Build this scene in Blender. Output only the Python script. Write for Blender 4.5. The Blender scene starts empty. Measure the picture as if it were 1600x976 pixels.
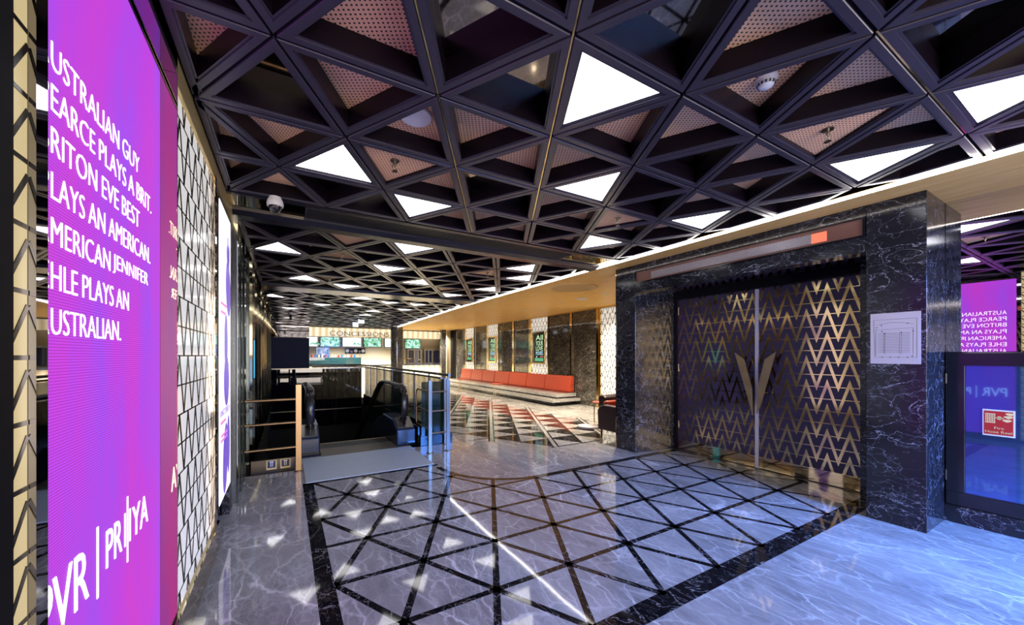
import bpy, bmesh, math, random
from mathutils import Vector, Matrix
random.seed(7)
C = bpy.context.scene.collection
SC = bpy.context.scene
PI = math.pi

# ------------------------------------------------------------------ camera, world, exposure
YAW = math.radians(29.47)
FPX, PX, PY, EYE = 584.5, 777.6, 555.5, 1.5          # focal length and principal point in pixels of the 1600x976 frame
cam_d = bpy.data.cameras.new('camera')
cam = bpy.data.objects.new('camera', cam_d); C.objects.link(cam)
cam.location = (0, 0, EYE); cam.rotation_euler = (PI/2, 0, -YAW)
cam_d.sensor_width = 36; cam_d.lens = FPX/1600*36
cam_d.shift_x = (800-PX)/1600; cam_d.shift_y = (PY-488)/1600
cam_d.clip_start = 0.05; cam_d.clip_end = 200
SC.camera = cam

w = bpy.data.worlds.new('world'); SC.world = w; w.use_nodes = True
w.node_tree.nodes['Background'].inputs[0].default_value = (0.30, 0.30, 0.42, 1)
w.node_tree.nodes['Background'].inputs[1].default_value = 0.10

vs = SC.view_settings
vs.view_transform = 'Standard'; vs.look = 'None'; vs.gamma = 1; vs.use_curve_mapping = False
vs.exposure = 0.0
SC.cycles.use_denoising = True
SC.cycles.max_bounces = 12; SC.cycles.glossy_bounces = 8; SC.cycles.diffuse_bounces = 4
SC.cycles.transmission_bounces = 8; SC.cycles.transparent_max_bounces = 12
SC.cycles.sample_clamp_indirect = 4.0
SC.cycles.caustics_reflective = False; SC.cycles.caustics_refractive = False

def area(name, loc, rot, sx, sy, power, col):
    l = bpy.data.lights.new(name, 'AREA'); l.shape = 'RECTANGLE'; l.size = sx; l.size_y = sy
    l.energy = power; l.color = col
    o = bpy.data.objects.new(name, l); C.objects.link(o); o.location = loc; o.rotation_euler = rot
    return o
def spot(name, loc, power, col, size=2.2, rad=.06):
    l = bpy.data.lights.new(name, 'SPOT'); l.energy = power; l.color = col; l.spot_size = size; l.spot_blend = .8; l.shadow_soft_size = rad
    o = bpy.data.objects.new(name, l); C.objects.link(o); o.location = loc
    return o
area('unseen_rear_lamp', (1.6, -4.3, 1.6), (PI/2+.12, 0, 0), 4.0, 2.8, 410, (1.0, 0.88, 0.76))  # added fill lamp behind the camera, lifts ceiling and floor
area('unseen_rear_lamp', (4.3, -2.6, 2.1), (PI/2-.75, 0, .06), 1.5, 1.6, 360, (0.07, 0.27, 1.0)).data.spread = 1.9  # blue light falling on the right floor; its source is unseen
for x in (2.2, 4.2, 6.2, 7.3): spot('concession_fill', (x, 19.3, 2.84), 1050, (1.0, 0.95, 0.83))  # added spots without fittings, brighten the concession
for x, y in ((6.2, 5.6), (7.2, 7.2), (5.6, 8.0), (5.6, 12.0), (5.6, 16.0), (7.0, 18.4)): spot('corridor_fill', (x, y, 2.87), 460, (1.0, 0.85, 0.62))  # extra spots added besides the real downlights to brighten the corridor

E_LIGHT, E_LED, E_SCREEN, E_POSTER = 4.6, 18.0, 1.0, 1.2

# ------------------------------------------------------------------ pixel -> place helpers (survey of the photograph)
ca, sa = math.cos(YAW), math.sin(YAW)
def ray(px, py):
    x = (px-PX)/FPX; y = (PY-py)/FPX
    return (x*ca+sa, -x*sa+ca, y)
def at_x(px, py, X):
    r = ray(px, py); t = X/r[0]; return Vector((X, r[1]*t, EYE+r[2]*t))
def at_y(px, py, Y):
    r = ray(px, py); t = Y/r[1]; return Vector((r[0]*t, Y, EYE+r[2]*t))
def at_z(px, py, Z):
    r = ray(px, py); t = (Z-EYE)/r[2]; return Vector((r[0]*t, r[1]*t, Z))

# ------------------------------------------------------------------ mesh helpers
class MB:
    def __init__(s): s.v = []; s.f = []; s.m = []; s.sm = []
    def add(s, vs, fs, m=0, smooth=False):
        b = len(s.v); s.v += [Vector(v) for v in vs]
        for f in fs: s.f.append([b+i for i in f]); s.m.append(m); s.sm.append(smooth)
        return s
    def box(s, x0, y0, z0, x1, y1, z1, m=0):
        x0, x1 = min(x0, x1), max(x0, x1); y0, y1 = min(y0, y1), max(y0, y1); z0, z1 = min(z0, z1), max(z0, z1)
        return s.add([(x0,y0,z0),(x1,y0,z0),(x1,y1,z0),(x0,y1,z0),(x0,y0,z1),(x1,y0,z1),(x1,y1,z1),(x0,y1,z1)],
                     [(0,3,2,1),(4,5,6,7),(0,1,5,4),(1,2,6,5),(2,3,7,6),(3,0,4,7)], m)
    def extr(s, pts, vec, m=0):                      # polygon (3-D points) swept along vec
        n = len(pts); vec = Vector(vec); P = [Vector(p) for p in pts]
        nrm = Vector((0,0,0))
        for i in range(n): nrm += P[i].cross(P[(i+1) % n])
        if nrm.dot(vec) > 0: P = P[::-1]
        Q = [p+vec for p in P]
        return s.add(P+Q, [list(range(n)), list(range(2*n-1, n-1, -1))] + [(i, n+i, n+(i+1) % n, (i+1) % n) for i in range(n)], m)
    def quad(s, a, b, c, d, m=0): return s.add([a,b,c,d], [(0,1,2,3)], m)
    def tube(s, pts, r, n=10, m=0, cap=True, closed=False):
        P = [Vector(p) for p in pts]; k = len(P); rings = []
        for i, p in enumerate(P):
            if closed: t = (P[(i+1) % k]-P[i-1]).normalized()
            else: t = (P[min(i+1,k-1)]-P[max(i-1,0)]).normalized()
            a = Vector((0,0,1)) if abs(t.z) < .9 else Vector((1,0,0))
            u = t.cross(a).normalized(); v = t.cross(u)
            rr = r[i] if isinstance(r, (list, tuple)) else r
            rings.append([p+(u*math.cos(2*PI*j/n)+v*math.sin(2*PI*j/n))*rr for j in range(n)])
        b = [q for rg in rings for q in rg]; fs = []
        for i in range(k if closed else k-1):
            i2 = (i+1) % k
            for j in range(n): fs.append((i*n+j, i*n+(j+1) % n, i2*n+(j+1) % n, i2*n+j))
        s.add(b, fs, m, True)
        if cap and not closed: s.add(rings[0], [list(range(n))], m); s.add(rings[-1], [list(range(n-1,-1,-1))], m)
        return s
    def lathe(s, prof, c, axis=(0,0,1), n=24, m=0):  # prof: (radius, height) pairs
        A = Vector(axis).normalized(); t = Vector((1,0,0)) if abs(A.x) < .9 else Vector((0,1,0))
        u = A.cross(t).normalized(); v = A.cross(u); c = Vector(c); b = []; fs = []
        for r, h in prof: b += [c+A*h+(u*math.cos(2*PI*j/n)+v*math.sin(2*PI*j/n))*r for j in range(n)]
        for i in range(len(prof)-1):
            for j in range(n): fs.append((i*n+j, (i+1)*n+j, (i+1)*n+(j+1) % n, i*n+(j+1) % n))
        s.add(b, fs, m, True)
        if prof[0][0] > 1e-4: s.add(b[:n], [list(range(n))], m)
        if prof[-1][0] > 1e-4: s.add(b[-n:], [list(range(n-1,-1,-1))], m)
        return s
    def build(s, name, mats, parent=None, origin=None, bevel=0, subsurf=0, seg=2):
        if not isinstance(mats, (list, tuple)): mats = [mats]
        if origin is None:
            if parent is not None: origin = ORG[parent.name]
            else:
                lo = [min(v[i] for v in s.v) for i in range(3)]; hi = [max(v[i] for v in s.v) for i in range(3)]
                origin = Vector(((lo[0]+hi[0])/2, (lo[1]+hi[1])/2, lo[2]))
        origin = Vector(origin)
        me = bpy.data.meshes.new(name)
        me.from_pydata([tuple(v-origin) for v in s.v], [], s.f)
        for m in mats: me.materials.append(m)
        me.polygons.foreach_set('material_index', s.m); me.polygons.foreach_set('use_smooth', s.sm)
        bm = bmesh.new(); bm.from_mesh(me)
        bmesh.ops.recalc_face_normals(bm, faces=bm.faces); bm.to_mesh(me); bm.free(); me.update()
        o = bpy.data.objects.new(name, me); C.objects.link(o)
        if parent is not None: o.parent = parent; o.location = origin-ORG[parent.name]
        else: o.location = origin
        ORG[o.name] = origin
        if bevel:
            b = o.modifiers.new('bevel', 'BEVEL'); b.width = bevel; b.segments = seg; b.limit_method = 'ANGLE'; b.angle_limit = math.radians(40)
        if subsurf:
            b = o.modifiers.new('subsurf', 'SUBSURF'); b.levels = subsurf; b.render_levels = subsurf
        return o
ORG = {}
def tag(o, label, cat, group=None, kind=None):
    o['label'] = label; o['category'] = cat
    if group: o['group'] = group
    if kind: o['kind'] = kind
    return o
def thing(name, label, cat, loc, group=None):
    o = bpy.data.objects.new(name, None); C.objects.link(o); o.location = loc; o.empty_display_size = .1
    ORG[o.name] = Vector(loc)
    return tag(o, label, cat, group)
def struct(o): o['kind'] = 'structure'; return o

def text_mesh(name, txt, mat, parent, y0, y1, z0, z1, place, depth=.002, shear=0, off=0):
    """lettering fitted to a rectangle; place(u, v, d) -> world point"""
    cu = bpy.data.curves.new('txt', 'FONT'); cu.body = txt; cu.size = 1; cu.shear = shear; cu.resolution_u = 3; cu.offset = off
    to = bpy.data.objects.new('txt', cu); C.objects.link(to)
    dg = bpy.context.evaluated_depsgraph_get(); dg.update()
    me = bpy.data.meshes.new_from_object(to.evaluated_get(dg))
    bpy.data.objects.remove(to); bpy.data.curves.remove(cu)
    xs = [v.co.x for v in me.vertices]; ys = [v.co.y for v in me.vertices]
    xa, xb, ya, yb = min(xs), max(xs), min(ys), max(ys)
    mb = MB()
    vs = [(y0+(v.co.x-xa)/(xb-xa)*(y1-y0), z0+(v.co.y-ya)/(yb-ya)*(z1-z0)) for v in me.vertices]
    mb.add([place(a, b, 0) for a, b in vs], [list(p.vertices) for p in me.polygons])
    mb.add([place(a, b, depth) for a, b in vs], [list(p.vertices) for p in me.polygons])
    bpy.data.meshes.remove(me)
    return mb.build(name, mat, parent)

def text_w(txt):
    cu = bpy.data.curves.new('txt', 'FONT'); cu.body = txt; cu.size = 1
    to = bpy.data.objects.new('txt', cu); C.objects.link(to); bpy.context.view_layer.update()
    xs = [q[0] for q in to.bound_box]; r = max(xs)-min(xs)
    bpy.data.objects.remove(to); bpy.data.curves.remove(cu); return r

# ------------------------------------------------------------------ materials
class NT:
    def __init__(s, name):
        s.mat = bpy.data.materials.new(name); s.mat.use_nodes = True; s.t = s.mat.node_tree
        s.p = s.t.nodes['Principled BSDF']; s.out = s.t.nodes['Material Output']
    def n(s, typ, **kw):
        nd = s.t.nodes.new(typ)
        for k, v in kw.items(): setattr(nd, k, v)
        return nd
    def set(s, sock, val):
        if hasattr(val, 'is_linked') or isinstance(val, bpy.types.NodeSocket): s.t.links.new(val, sock)
        else: sock.default_value = val
    def m(s, op, a, b=None, c=None):
        nd = s.n('ShaderNodeMath', operation=op)
        s.set(nd.inputs[0], a)
        if b is not None: s.set(nd.inputs[1], b)
        if c is not None: s.set(nd.inputs[2], c)
        return nd.outputs[0]
    def pos(s):
        g = s.n('ShaderNodeNewGeometry'); x = s.n('ShaderNodeSeparateXYZ'); s.t.links.new(g.outputs['Position'], x.inputs[0])
        return g.outputs['Position'], x.outputs
    def mapping(s, vec, scale=(1,1,1), rot=(0,0,0)):
        nd = s.n('ShaderNodeMapping'); s.t.links.new(vec, nd.inputs[0]); nd.inputs['Scale'].default_value = scale; nd.inputs['Rotation'].default_value = rot
        return nd.outputs[0]
    def noise(s, vec, scale, detail=4, rough=.5, dist=0):
        nd = s.n('ShaderNodeTexNoise'); s.t.links.new(vec, nd.inputs['Vector'])
        nd.inputs['Scale'].default_value = scale; nd.inputs['Detail'].default_value = detail
        nd.inputs['Roughness'].default_value = rough; nd.inputs['Distortion'].default_value = dist
        return nd.outputs
    def ramp(s, fac, stops):
        nd = s.n('ShaderNodeValToRGB'); s.t.links.new(fac, nd.inputs[0]); e = nd.color_ramp.elements
        while len(e) > 1: e.remove(e[-1])
        e[0].position = stops[0][0]; e[0].color = (*stops[0][1], 1)
        for p, c in stops[1:]:
            k = e.new(p); k.color = (*c, 1)
        return nd.outputs[0]
    def mix(s, fac, a, b):
        nd = s.n('ShaderNodeMix', data_type='RGBA'); s.set(nd.inputs[0], fac)
        s.set(nd.inputs[6], (*a, 1) if isinstance(a, tuple) else a); s.set(nd.inputs[7], (*b, 1) if isinstance(b, tuple) else b)
        return nd.outputs[2]
    def bump(s, h, strength, dist=.01):
        nd = s.n('ShaderNodeBump'); s.set(nd.inputs['Height'], h); nd.inputs['Strength'].default_value = strength; nd.inputs['Distance'].default_value = dist
        s.t.links.new(nd.outputs[0], s.p.inputs['Normal'])

def plain(name, col, rough=.4, metal=0, emit=None, es=0, coat=0, var=0, spec=None):
    k = NT(name); p = k.p
    p.inputs['Base Color'].default_value = (*col, 1); p.inputs['Roughness'].default_value = rough; p.inputs['Metallic'].default_value = metal
    if var:
        v, _ = k.pos(); n = k.noise(v, 7, 3)[0]
        k.set(p.inputs['Base Color'], k.mix(n, tuple(c*(1-var) for c in col), tuple(min(1, c*(1+var)) for c in col)))
    if spec is not None: p.inputs['Specular IOR Level'].default_value = spec
    if coat: p.inputs['Coat Weight'].default_value = coat; p.inputs['Coat Roughness'].default_value = .03
    if emit: p.inputs['Emission Color'].default_value = (*emit, 1); p.inputs['Emission Strength'].default_value = es
    return k.mat

def marble(name, base, dark, vein, scale, rough, vw=.5, bump=0, fine=1.0, spec=.5):
    k = NT(name); v, _ = k.pos()
    n1 = k.noise(k.mapping(v, (1, .55, 1), (0, 0, .6)), scale*.6, 6, .6, .6)[0]
    c0 = k.ramp(n1, [(.3, dark), (.7, base)])
    # veins: thin ridges of distorted noise
    def vein_f(sc, w, dst, seed):
        n = k.noise(k.mapping(v, (1, .6, 1), (seed, seed*.7, .5+seed)), sc, 5, .55, dst)[0]
        d = k.m('ABSOLUTE', k.m('SUBTRACT', n, .5)); r = k.m('SUBTRACT', 1.0, k.m('MULTIPLY', d, 1/w)); return k.m('MAXIMUM', r, 0.0)
    a = vein_f(scale*1.0, .018*vw, 1.4, .3); b = vein_f(scale*3.2, .030*vw*fine, 1.0, 1.7)
    msk = k.noise(v, scale*.8, 2)[0]
    f = k.m('MINIMUM', k.m('ADD', a, k.m('MULTIPLY', b, k.m('MULTIPLY', msk, 1.0))), 1.0)
    k.set(k.p.inputs['Base Color'], k.mix(f, c0, vein))
    k.p.inputs['Roughness'].default_value = rough; k.p.inputs['Specular IOR Level'].default_value = spec
    if bump: k.bump(k.noise(v, 1.6, 2)[0], bump, .02)
    return k.mat

M = {}
def floor_marble():
    k = NT('grey_marble'); v, _ = k.pos()
    mp = k.mapping(v, (1, .45, 1), (0, 0, -.75))
    cloud = k.noise(mp, 1.7, 8, .66, .5)[0]
    fine = k.noise(mp, 9, 5, .7, .3)[0]
    c0 = k.ramp(k.m('ADD', k.m('MULTIPLY', cloud, .65), k.m('MULTIPLY', fine, .35)), [(.34, (.20, .192, .192)), (.50, (.35, .338, .335)), (.66, (.50, .485, .48))])
    off = k.n('ShaderNodeMix', data_type='RGBA', blend_type='ADD'); off.inputs[0].default_value = .16
    k.t.links.new(mp, off.inputs[6]); k.t.links.new(k.noise(v, 2.6, 5, .6)[1], off.inputs[7])
    def crack(sc, wd):
        nd = k.n('ShaderNodeTexVoronoi', feature='DISTANCE_TO_EDGE'); k.t.links.new(off.outputs[2], nd.inputs['Vector']); nd.inputs['Scale'].default_value = sc
        return k.m('MAXIMUM', k.m('SUBTRACT', 1.0, k.m('MULTIPLY', nd.outputs['Distance'], 1/wd)), 0.0)
    m1 = k.ramp(k.noise(v, 1.3, 3)[0], [(.40, (0, 0, 0)), (.62, (1, 1, 1))]); m2 = k.ramp(k.noise(v, 3.1, 3)[0], [(.35, (.1, .1, .1)), (.65, (1, 1, 1))])
    f = k.m('MINIMUM', k.m('ADD', k.m('MULTIPLY', k.m('MULTIPLY', crack(2.4, .022), m1), .9), k.m('ADD', k.m('MULTIPLY', k.m('MULTIPLY', crack(7, .05), m2), .55), k.m('MULTIPLY', k.m('MULTIPLY', crack(19, .09), m1), .30))), 1.0)
    k.set(k.p.inputs['Base Color'], k.mix(f, c0, (.80, .78, .79)))
    k.p.inputs['Roughness'].default_value = .05; k.p.inputs['Specular IOR Level'].default_value = .62
    k.bump(k.noise(v, 1.6, 2)[0], .05, .02)
    return k.mat
M['floor'] = floor_marble()
M['inlay'] = marble('black_marble_inlay', (.012, .011, .012), (.006, .006, .007), (.32, .30, .30), 4, .05, .45, .06, .6)
M['bmarble'] = marble('black_marble', (.018, .019, .026), (.008, .008, .012), (.36, .39, .52), 3.8, .14, .28, .0, .8, .42)
M['dmarble'] = marble('brown_black_marble', (.060, .053, .046), (.022, .020, .018), (.40, .38, .34), 5, .06, .55, 0, 1.2, .7)
M['gmarble'] = marble('pale_grey_marble', (.42, .41, .40), (.27, .26, .26), (.62, .61, .60), 4, .12, .7)
M['gold'] = plain('polished_gold', (.83, .62, .30), .10, 1)
M['goldmirror'] = plain('gold_mirror', (.66, .54, .34), .03, 1)
M['goldback'] = plain('satin_gold_sheet', (.78, .62, .32), .3, .4)
M['bronze'] = plain('bronze_mirror', (.42, .36, .30), .03, 1)
M['darkmirror'] = plain('dark_mirror', (.30, .29, .31), .02, 1)
M['mirror'] = plain('silver_mirror', (.80, .80, .84), .01, 1)
M['steel'] = plain('polished_steel', (.26, .24, .20), .28, 1)
M['fin'] = plain('dark_steel_fin', (.38, .41, .42), .08, 1)
M['brass'] = plain('brushed_brass', (.25, .165, .095), .30, 1)
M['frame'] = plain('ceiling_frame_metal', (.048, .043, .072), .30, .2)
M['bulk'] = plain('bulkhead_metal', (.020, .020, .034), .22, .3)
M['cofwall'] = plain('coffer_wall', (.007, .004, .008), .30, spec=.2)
M['black'] = plain('black_lacquer', (.010, .010, .013), .12)
M['matblack'] = plain('matt_black', (.006, .006, .008), .6, spec=.1)
M['slab'] = plain('dark_slab', (.02, .02, .025), .7)
M['white'] = plain('white_plastic', (.75, .75, .78), .35)
M['cream'] = plain('cream_panel', (.52, .42, .20), .4, 0, (1,.80,.40), .40)  # own glow put into the cream, stands in for light falling on it
M['whiteglow'] = plain('glowing_white_panel', (.85, .84, .80), .25, 0, (1.0, .96, .88), .55)  # white panel given a faint emission of its own
M['tile'] = plain('pale_glossy_panel', (.86, .87, .90), .10, 0, (1.0, .97, .92), .45)  # glow added to the panel colour so the white comes out brighter
M['lattice'] = plain('lattice_bronze', (.030, .024, .020), .25, .8)
M['slat'] = plain('grille_slat', (.06, .06, .065), .35, .5)
M['light'] = plain('light_diffuser', (.9, .9, .9), .4, 0, (1, .985, .97), E_LIGHT)
M['led'] = plain('led_strip_glow', (.9, .9, .9), .4, 0, (1, .95, .88), E_LED)
M['down'] = plain('downlight_glow', (.9, .9, .9), .4, 0, (1, .92, .78), 12)
M['text'] = plain('screen_white', (.8, .8, .8), .4, 0, (1, .93, 1), 1.3)
M['red'] = plain('red_leather', (.42, .055, .028), .38, 0)
M['purple'] = plain('aubergine_leather', (.030, .012, .020), .38)
M['lilac'] = plain('lilac_sheet', (.56, .52, .60), .35)
M['rubber'] = plain('handrail_rubber', (.016, .016, .018), .25)
M['blueplastic'] = plain('newel_cover', (.020, .030, .060), .25)
M['plate'] = plain('landing_plate_metal', (.52, .58, .64), .45, .1, var=.08)
M['signred'] = plain('sign_red', (.50, .025, .02), .4)
M['signgold'] = plain('sign_yellow', (.85, .62, .28), .4)
M['ink'] = plain('ink', (.05, .05, .09), .6)
M['doorstrip'] = plain('pale_meeting_strip', (.66, .66, .84), .3)
M['cyan'] = plain('screen_cyan', (.02,.2,.3), .4, 0, (.02, .45, .75), .8)
M['blueglow'] = plain('screen_blue', (.02,.1,.3), .3, 0, (.02, .16, .70), .7)

def glass(name, tint, alpha):
    k = NT(name); p = k.p
    p.inputs['Base Color'].default_value = (*tint, 1); p.inputs['Roughness'].default_value = .01; p.inputs['Alpha'].default_value = alpha
    p.inputs['Specular IOR Level'].default_value = .8
    return k.mat
M['glass'] = glass('green_glass', (.008, .034, .026), .66)
M['caseglass'] = glass('teal_case_glass', (.010, .060, .075), .80)
M['darkglass'] = glass('dark_glass', (.004, .004, .008), .92)

def perforated():
    k = NT('perforated_tan_panel'); v, _ = k.pos()
    r = k.mapping(v, (1, 1, 1), (0, 0, PI/6)); x = k.n('ShaderNodeSeparateXYZ'); k.t.links.new(r, x.inputs[0])
    P = .0225
    fx = k.m('SUBTRACT', k.m('FRACT', k.m('MULTIPLY', x.outputs[0], 1/P)), .5)
    fy = k.m('SUBTRACT', k.m('FRACT', k.m('MULTIPLY', x.outputs[1], 1/P)), .5)
    d = k.m('SQRT', k.m('ADD', k.m('MULTIPLY', fx, fx), k.m('MULTIPLY', fy, fy)))
    hole = k.m('LESS_THAN', d, .23)
    k.set(k.p.inputs['Base Color'], k.mix(hole, (.95, .56, .33), (.012, .009, .008))); k.p.inputs['Roughness'].default_value = .5
    return k.mat
M['perf'] = perforated()

def zigzag_mask(k, a, b, W, V, amp, th, line, lw):
    tri = k.m('ABSOLUTE', k.m('SUBTRACT', k.m('MULTIPLY', k.m('FRACT', k.m('MULTIPLY', a, 1/W)), 2.0), 1.0))
    q = k.m('FRACT', k.m('MULTIPLY', k.m('ADD', b, k.m('MULTIPLY', tri, amp)), 1/V))
    zz = k.m('LESS_THAN', q, th)
    hl = k.m('LESS_THAN', k.m('FRACT', k.m('MULTIPLY', b, 1/line)), lw)
    return k.m('MAXIMUM', zz, hl)
def door_mat():
    k = NT('door_zigzag'); v, x = k.pos()
    f = zigzag_mask(k, x[1], x[2], .2, .283, .33, .34, .1415, .065)
    k.set(k.p.inputs['Base Color'], k.mix(f, (.050, .038, .105), (.64, .48, .24)))
    k.set(k.p.inputs['Metallic'], f)
    k.set(k.p.inputs['Roughness'], k.m('ADD', k.m('MULTIPLY', f, -.31), .42))
    return k.mat
M['door'] = door_mat()

def soffit_mat():
    k = NT('champagne_gold_soffit'); v, _ = k.pos()
    n = k.noise(k.mapping(v, (9, .7, 1)), 4, 4)[0]
    k.set(k.p.inputs['Base Color'], k.ramp(n, [(.3, (.72, .42, .13)), (.7, (.86, .55, .20))]))
    k.p.inputs['Roughness'].default_value = .4; k.p.inputs['Specular IOR Level'].default_value = .03
    return k.mat
M['soffit'] = soffit_mat()

def screen_mat():
    k = NT('magenta_led_screen'); v, x = k.pos()
    n = k.noise(k.mapping(v, (1, 2.2, .5)), 1.5, 4, .6)[0]
    col = k.ramp(n, [(.30, (.36, .075, .86)), (.52, (.52, .055, .74)), (.72, (.62, .05, .62))])
    ln = k.m('ADD', .82, k.m('MULTIPLY', .36, k.m('GREATER_THAN', k.m('FRACT', k.m('MULTIPLY', x[2], 1/.008)), .45)))
    k.p.inputs['Base Color'].default_value = (.02, .01, .02, 1); k.p.inputs['Roughness'].default_value = .7; k.p.inputs['Specular IOR Level'].default_value = .1
    k.set(k.p.inputs['Emission Color'], col); k.set(k.p.inputs['Emission Strength'], k.m('MULTIPLY', ln, E_SCREEN))
    return k.mat
M['screen'] = screen_mat()

def pic_mat(name, stops, scale, es, dist=1.0, sx=(1,1,1)):
    k = NT(name); v, x = k.pos(); n = k.noise(k.mapping(v, sx), scale, 5, .6, dist)[0]
    col = k.ramp(n, stops); k.p.inputs['Base Color'].default_value = (.02, .02, .02, 1); k.p.inputs['Roughness'].default_value = .2
    k.set(k.p.inputs['Emission Color'], col); k.p.inputs['Emission Strength'].default_value = es
    return k.mat
M['poster'] = plain('poster_white_glow', (.8,.8,.8), .3, 0, (.92, .84, 1.0), E_POSTER)
M['posterink'] = plain('poster_violet_glow', (.1,.05,.3), .3, 0, (.16, .09, .52), 1.0)
M['posterpink'] = plain('poster_pink_glow', (.5,.05,.3), .3, 0, (.85, .25, .55), 1.0)
M['menugreen'] = pic_mat('menu_picture', [(.34, (.02, .10, .05)), (.47, (.16, .55, .30)), (.56, (.70, .95, .88)), (.66, (.20, .55, .65))], 5.0, 1.2, 1.0)
M['menuwhite'] = plain('menu_white', (.8,.8,.8), .3, 0, (.85, .95, 1), 1.5)
M['adscreen'] = pic_mat('advert_picture', [(.36, (.01, .02, .05)), (.5, (.03, .30, .26)), (.6, (.25, .70, .62)), (.7, (.10, .30, .80))], 4.0, .9, 1.4)
M['adtext'] = plain('advert_letters', (.2,.5,.4), .3, 0, (.62, .85, .50), 1.0); M['adblue'] = plain('advert_letters_blue', (.2,.4,.5), .3, 0, (.50, .78, .95), 1.0); M['adgreen'] = plain('advert_green', (.02,.2,.1), .3, 0, (.10, .36, .20), .9)
def ticker_mat():
    k = NT('ticker_mesh'); v, x = k.pos()
    a = k.m('GREATER_THAN', k.m('FRACT', k.m('MULTIPLY', x[1], 1/.022)), .5); b = k.m('GREATER_THAN', k.m('FRACT', k.m('MULTIPLY', x[2], 1/.018)), .5)
    f = k.m('ABSOLUTE', k.m('SUBTRACT', a, b))
    k.set(k.p.inputs['Base Color'], k.mix(f, (.05, .045, .055), (.55, .53, .60))); k.p.inputs['Metallic'].default_value = .2; k.p.inputs['Roughness'].default_value = .3
    return k.mat
M['tickmesh'] = ticker_mat()
M['tickred'] = plain('ticker_red_glow', (.3, .05, .03), .3, 0, (1.0, .22, .12), 1.0)
M['maroon'] = plain('maroon_panel', (.16, .075, .065), .35)
def quilt():
    k = NT('red_quilted_leather'); v, x = k.pos()
    s = k.m('ADD', k.m('MULTIPLY', x[1], 1.0), k.m('MULTIPLY', x[2], 1.0)); t = k.m('SUBTRACT', x[1], x[2])
    a = k.m('ABSOLUTE', k.m('SUBTRACT', k.m('FRACT', k.m('MULTIPLY', s, 12)), .5)); b = k.m('ABSOLUTE', k.m('SUBTRACT', k.m('FRACT', k.m('MULTIPLY', t, 12)), .5))
    h = k.m('MINIMUM', k.m('SUBTRACT', .5, a), k.m('SUBTRACT', .5, b))
    k.set(k.p.inputs['Base Color'], k.mix(k.m('LESS_THAN', h, .06), (.46, .060, .026), (.20, .02, .012))); k.p.inputs['Roughness'].default_value = .35
    k.bump(h, .5, .02)
    return k.mat
M['quilt'] = quilt(); M['seatred'] = plain('dark_red_leather', (.16, .022, .014), .35)
def reeded(name, c1, c2, es=0, pitch=.12, axis=0):
    k = NT(name); v, x = k.pos()
    f = k.m('ABSOLUTE', k.m('SUBTRACT', k.m('FRACT', k.m('MULTIPLY', x[axis], 1/pitch)), .5))
    c = k.mix(k.m('MULTIPLY', f, 2.0), c1, c2)
    k.set(k.p.inputs['Base Color'], c); k.p.inputs['Roughness'].default_value = .35
    if es: k.set(k.p.inputs['Emission Color'], c); k.p.inputs['Emission Strength'].default_value = es
    return k.mat
M['reedlit'] = reeded('lit_reeded_panel', (.95, .86, .62), (.55, .40, .20), 1.1, .30)
M['reedwood'] = reeded('pale_timber_slats', (.62, .50, .30), (.36, .27, .15), 0, .10)
M['wallcream'] = plain('cream_wall', (.66, .60, .46), .5, var=.06)

# ------------------------------------------------------------------ constants of the place
XL = -.46            # left wall face
CEIL = 2.93          # underside of the ceiling lattice
SOF = 2.90           # underside of the soffit
XLED = 4.375

# ------------------------------------------------------------------ ROOM SHELL
# floor slabs (escalator void left open)
fl = MB()
VX0, VX1, VY0, VY1 = -.45, 2.40, 5.56, 14.2
for x0, y0, x1, y1 in ((-.75, -4.6, 8.3, 5.56), (2.40, 5.56, 8.3, 22.5), (.17, 5.56, 1.80, 6.20), (1.80, 5.56, 2.40, 6.00), (-.75, 14.2, 2.40, 22.5)):
    fl.box(x0, y0, -.25, x1, y1, 0)
# inlay field by the doors: measured lattice of black strips
O1 = Vector((1.1759, 2.0944)); U1 = Vector((.299, .5596)); V1 = Vector((-.299, .5596))
CEN, RAD = Vector((2.75, 4.78)), .93
def in1(p):
    if not (.24 < p.x < 5.42 and 1.50 < p.y < 4.90): return False
    if p.x < CEN.x:
        if p.y > CEN.y: return p.x < CEN.x-RAD
        return (p-CEN).length > RAD
    return p.y < CEN.y-RAD-.0
def strips(mb, O, U, V, lines, inside, wd, z, m, n=26, step=.01):
    for fam in lines:
        d = {'u': U, 'v': V, 'x': U-V}[fam]; other = V if fam == 'u' else (U if fam == 'v' else U)
        dn = d.normalized(); nr = Vector((-dn.y, dn.x))
        for k in range(-n, n+1):
            a = O+other*k; t = -22.0; s0 = None
            while t < 22:
                p = a+dn*t; ok = inside(p)
                if ok and s0 is None: s0 = t
                if (not ok or t+step >= 22) and s0 is not None:
                    if t-s0 > .03:
                        P, Q = a+dn*s0, a+dn*t; h = nr*wd/2
                        c = [P-h, Q-h, Q+h, P+h]
                        mb.add([(q.x, q.y, z) for q in c], [(0,1,2,3)], m)
                    s0 = None
                t += step
strips(fl, O1, U1, V1, 'uvx', in1, .045, .0005, 1, 14)
zb = .0008
def band(x0, y0, x1, y1, z=zb, m=1): fl.quad((x0,y0,z),(x1,y0,z),(x1,y1,z),(x0,y1,z), m)
band(.166, 1.41, .278, 4.90); band(.166, 1.41, 5.40, 1.53); band(.166, 4.86, CEN.x-RAD, 4.93)
band(CEN.x, CEN.y-RAD-.075, 5.44, CEN.y-RAD); band(5.37, 1.53, 5.44, CEN.y-RAD)
a0, a1 = PI, 1.5*PI
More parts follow.
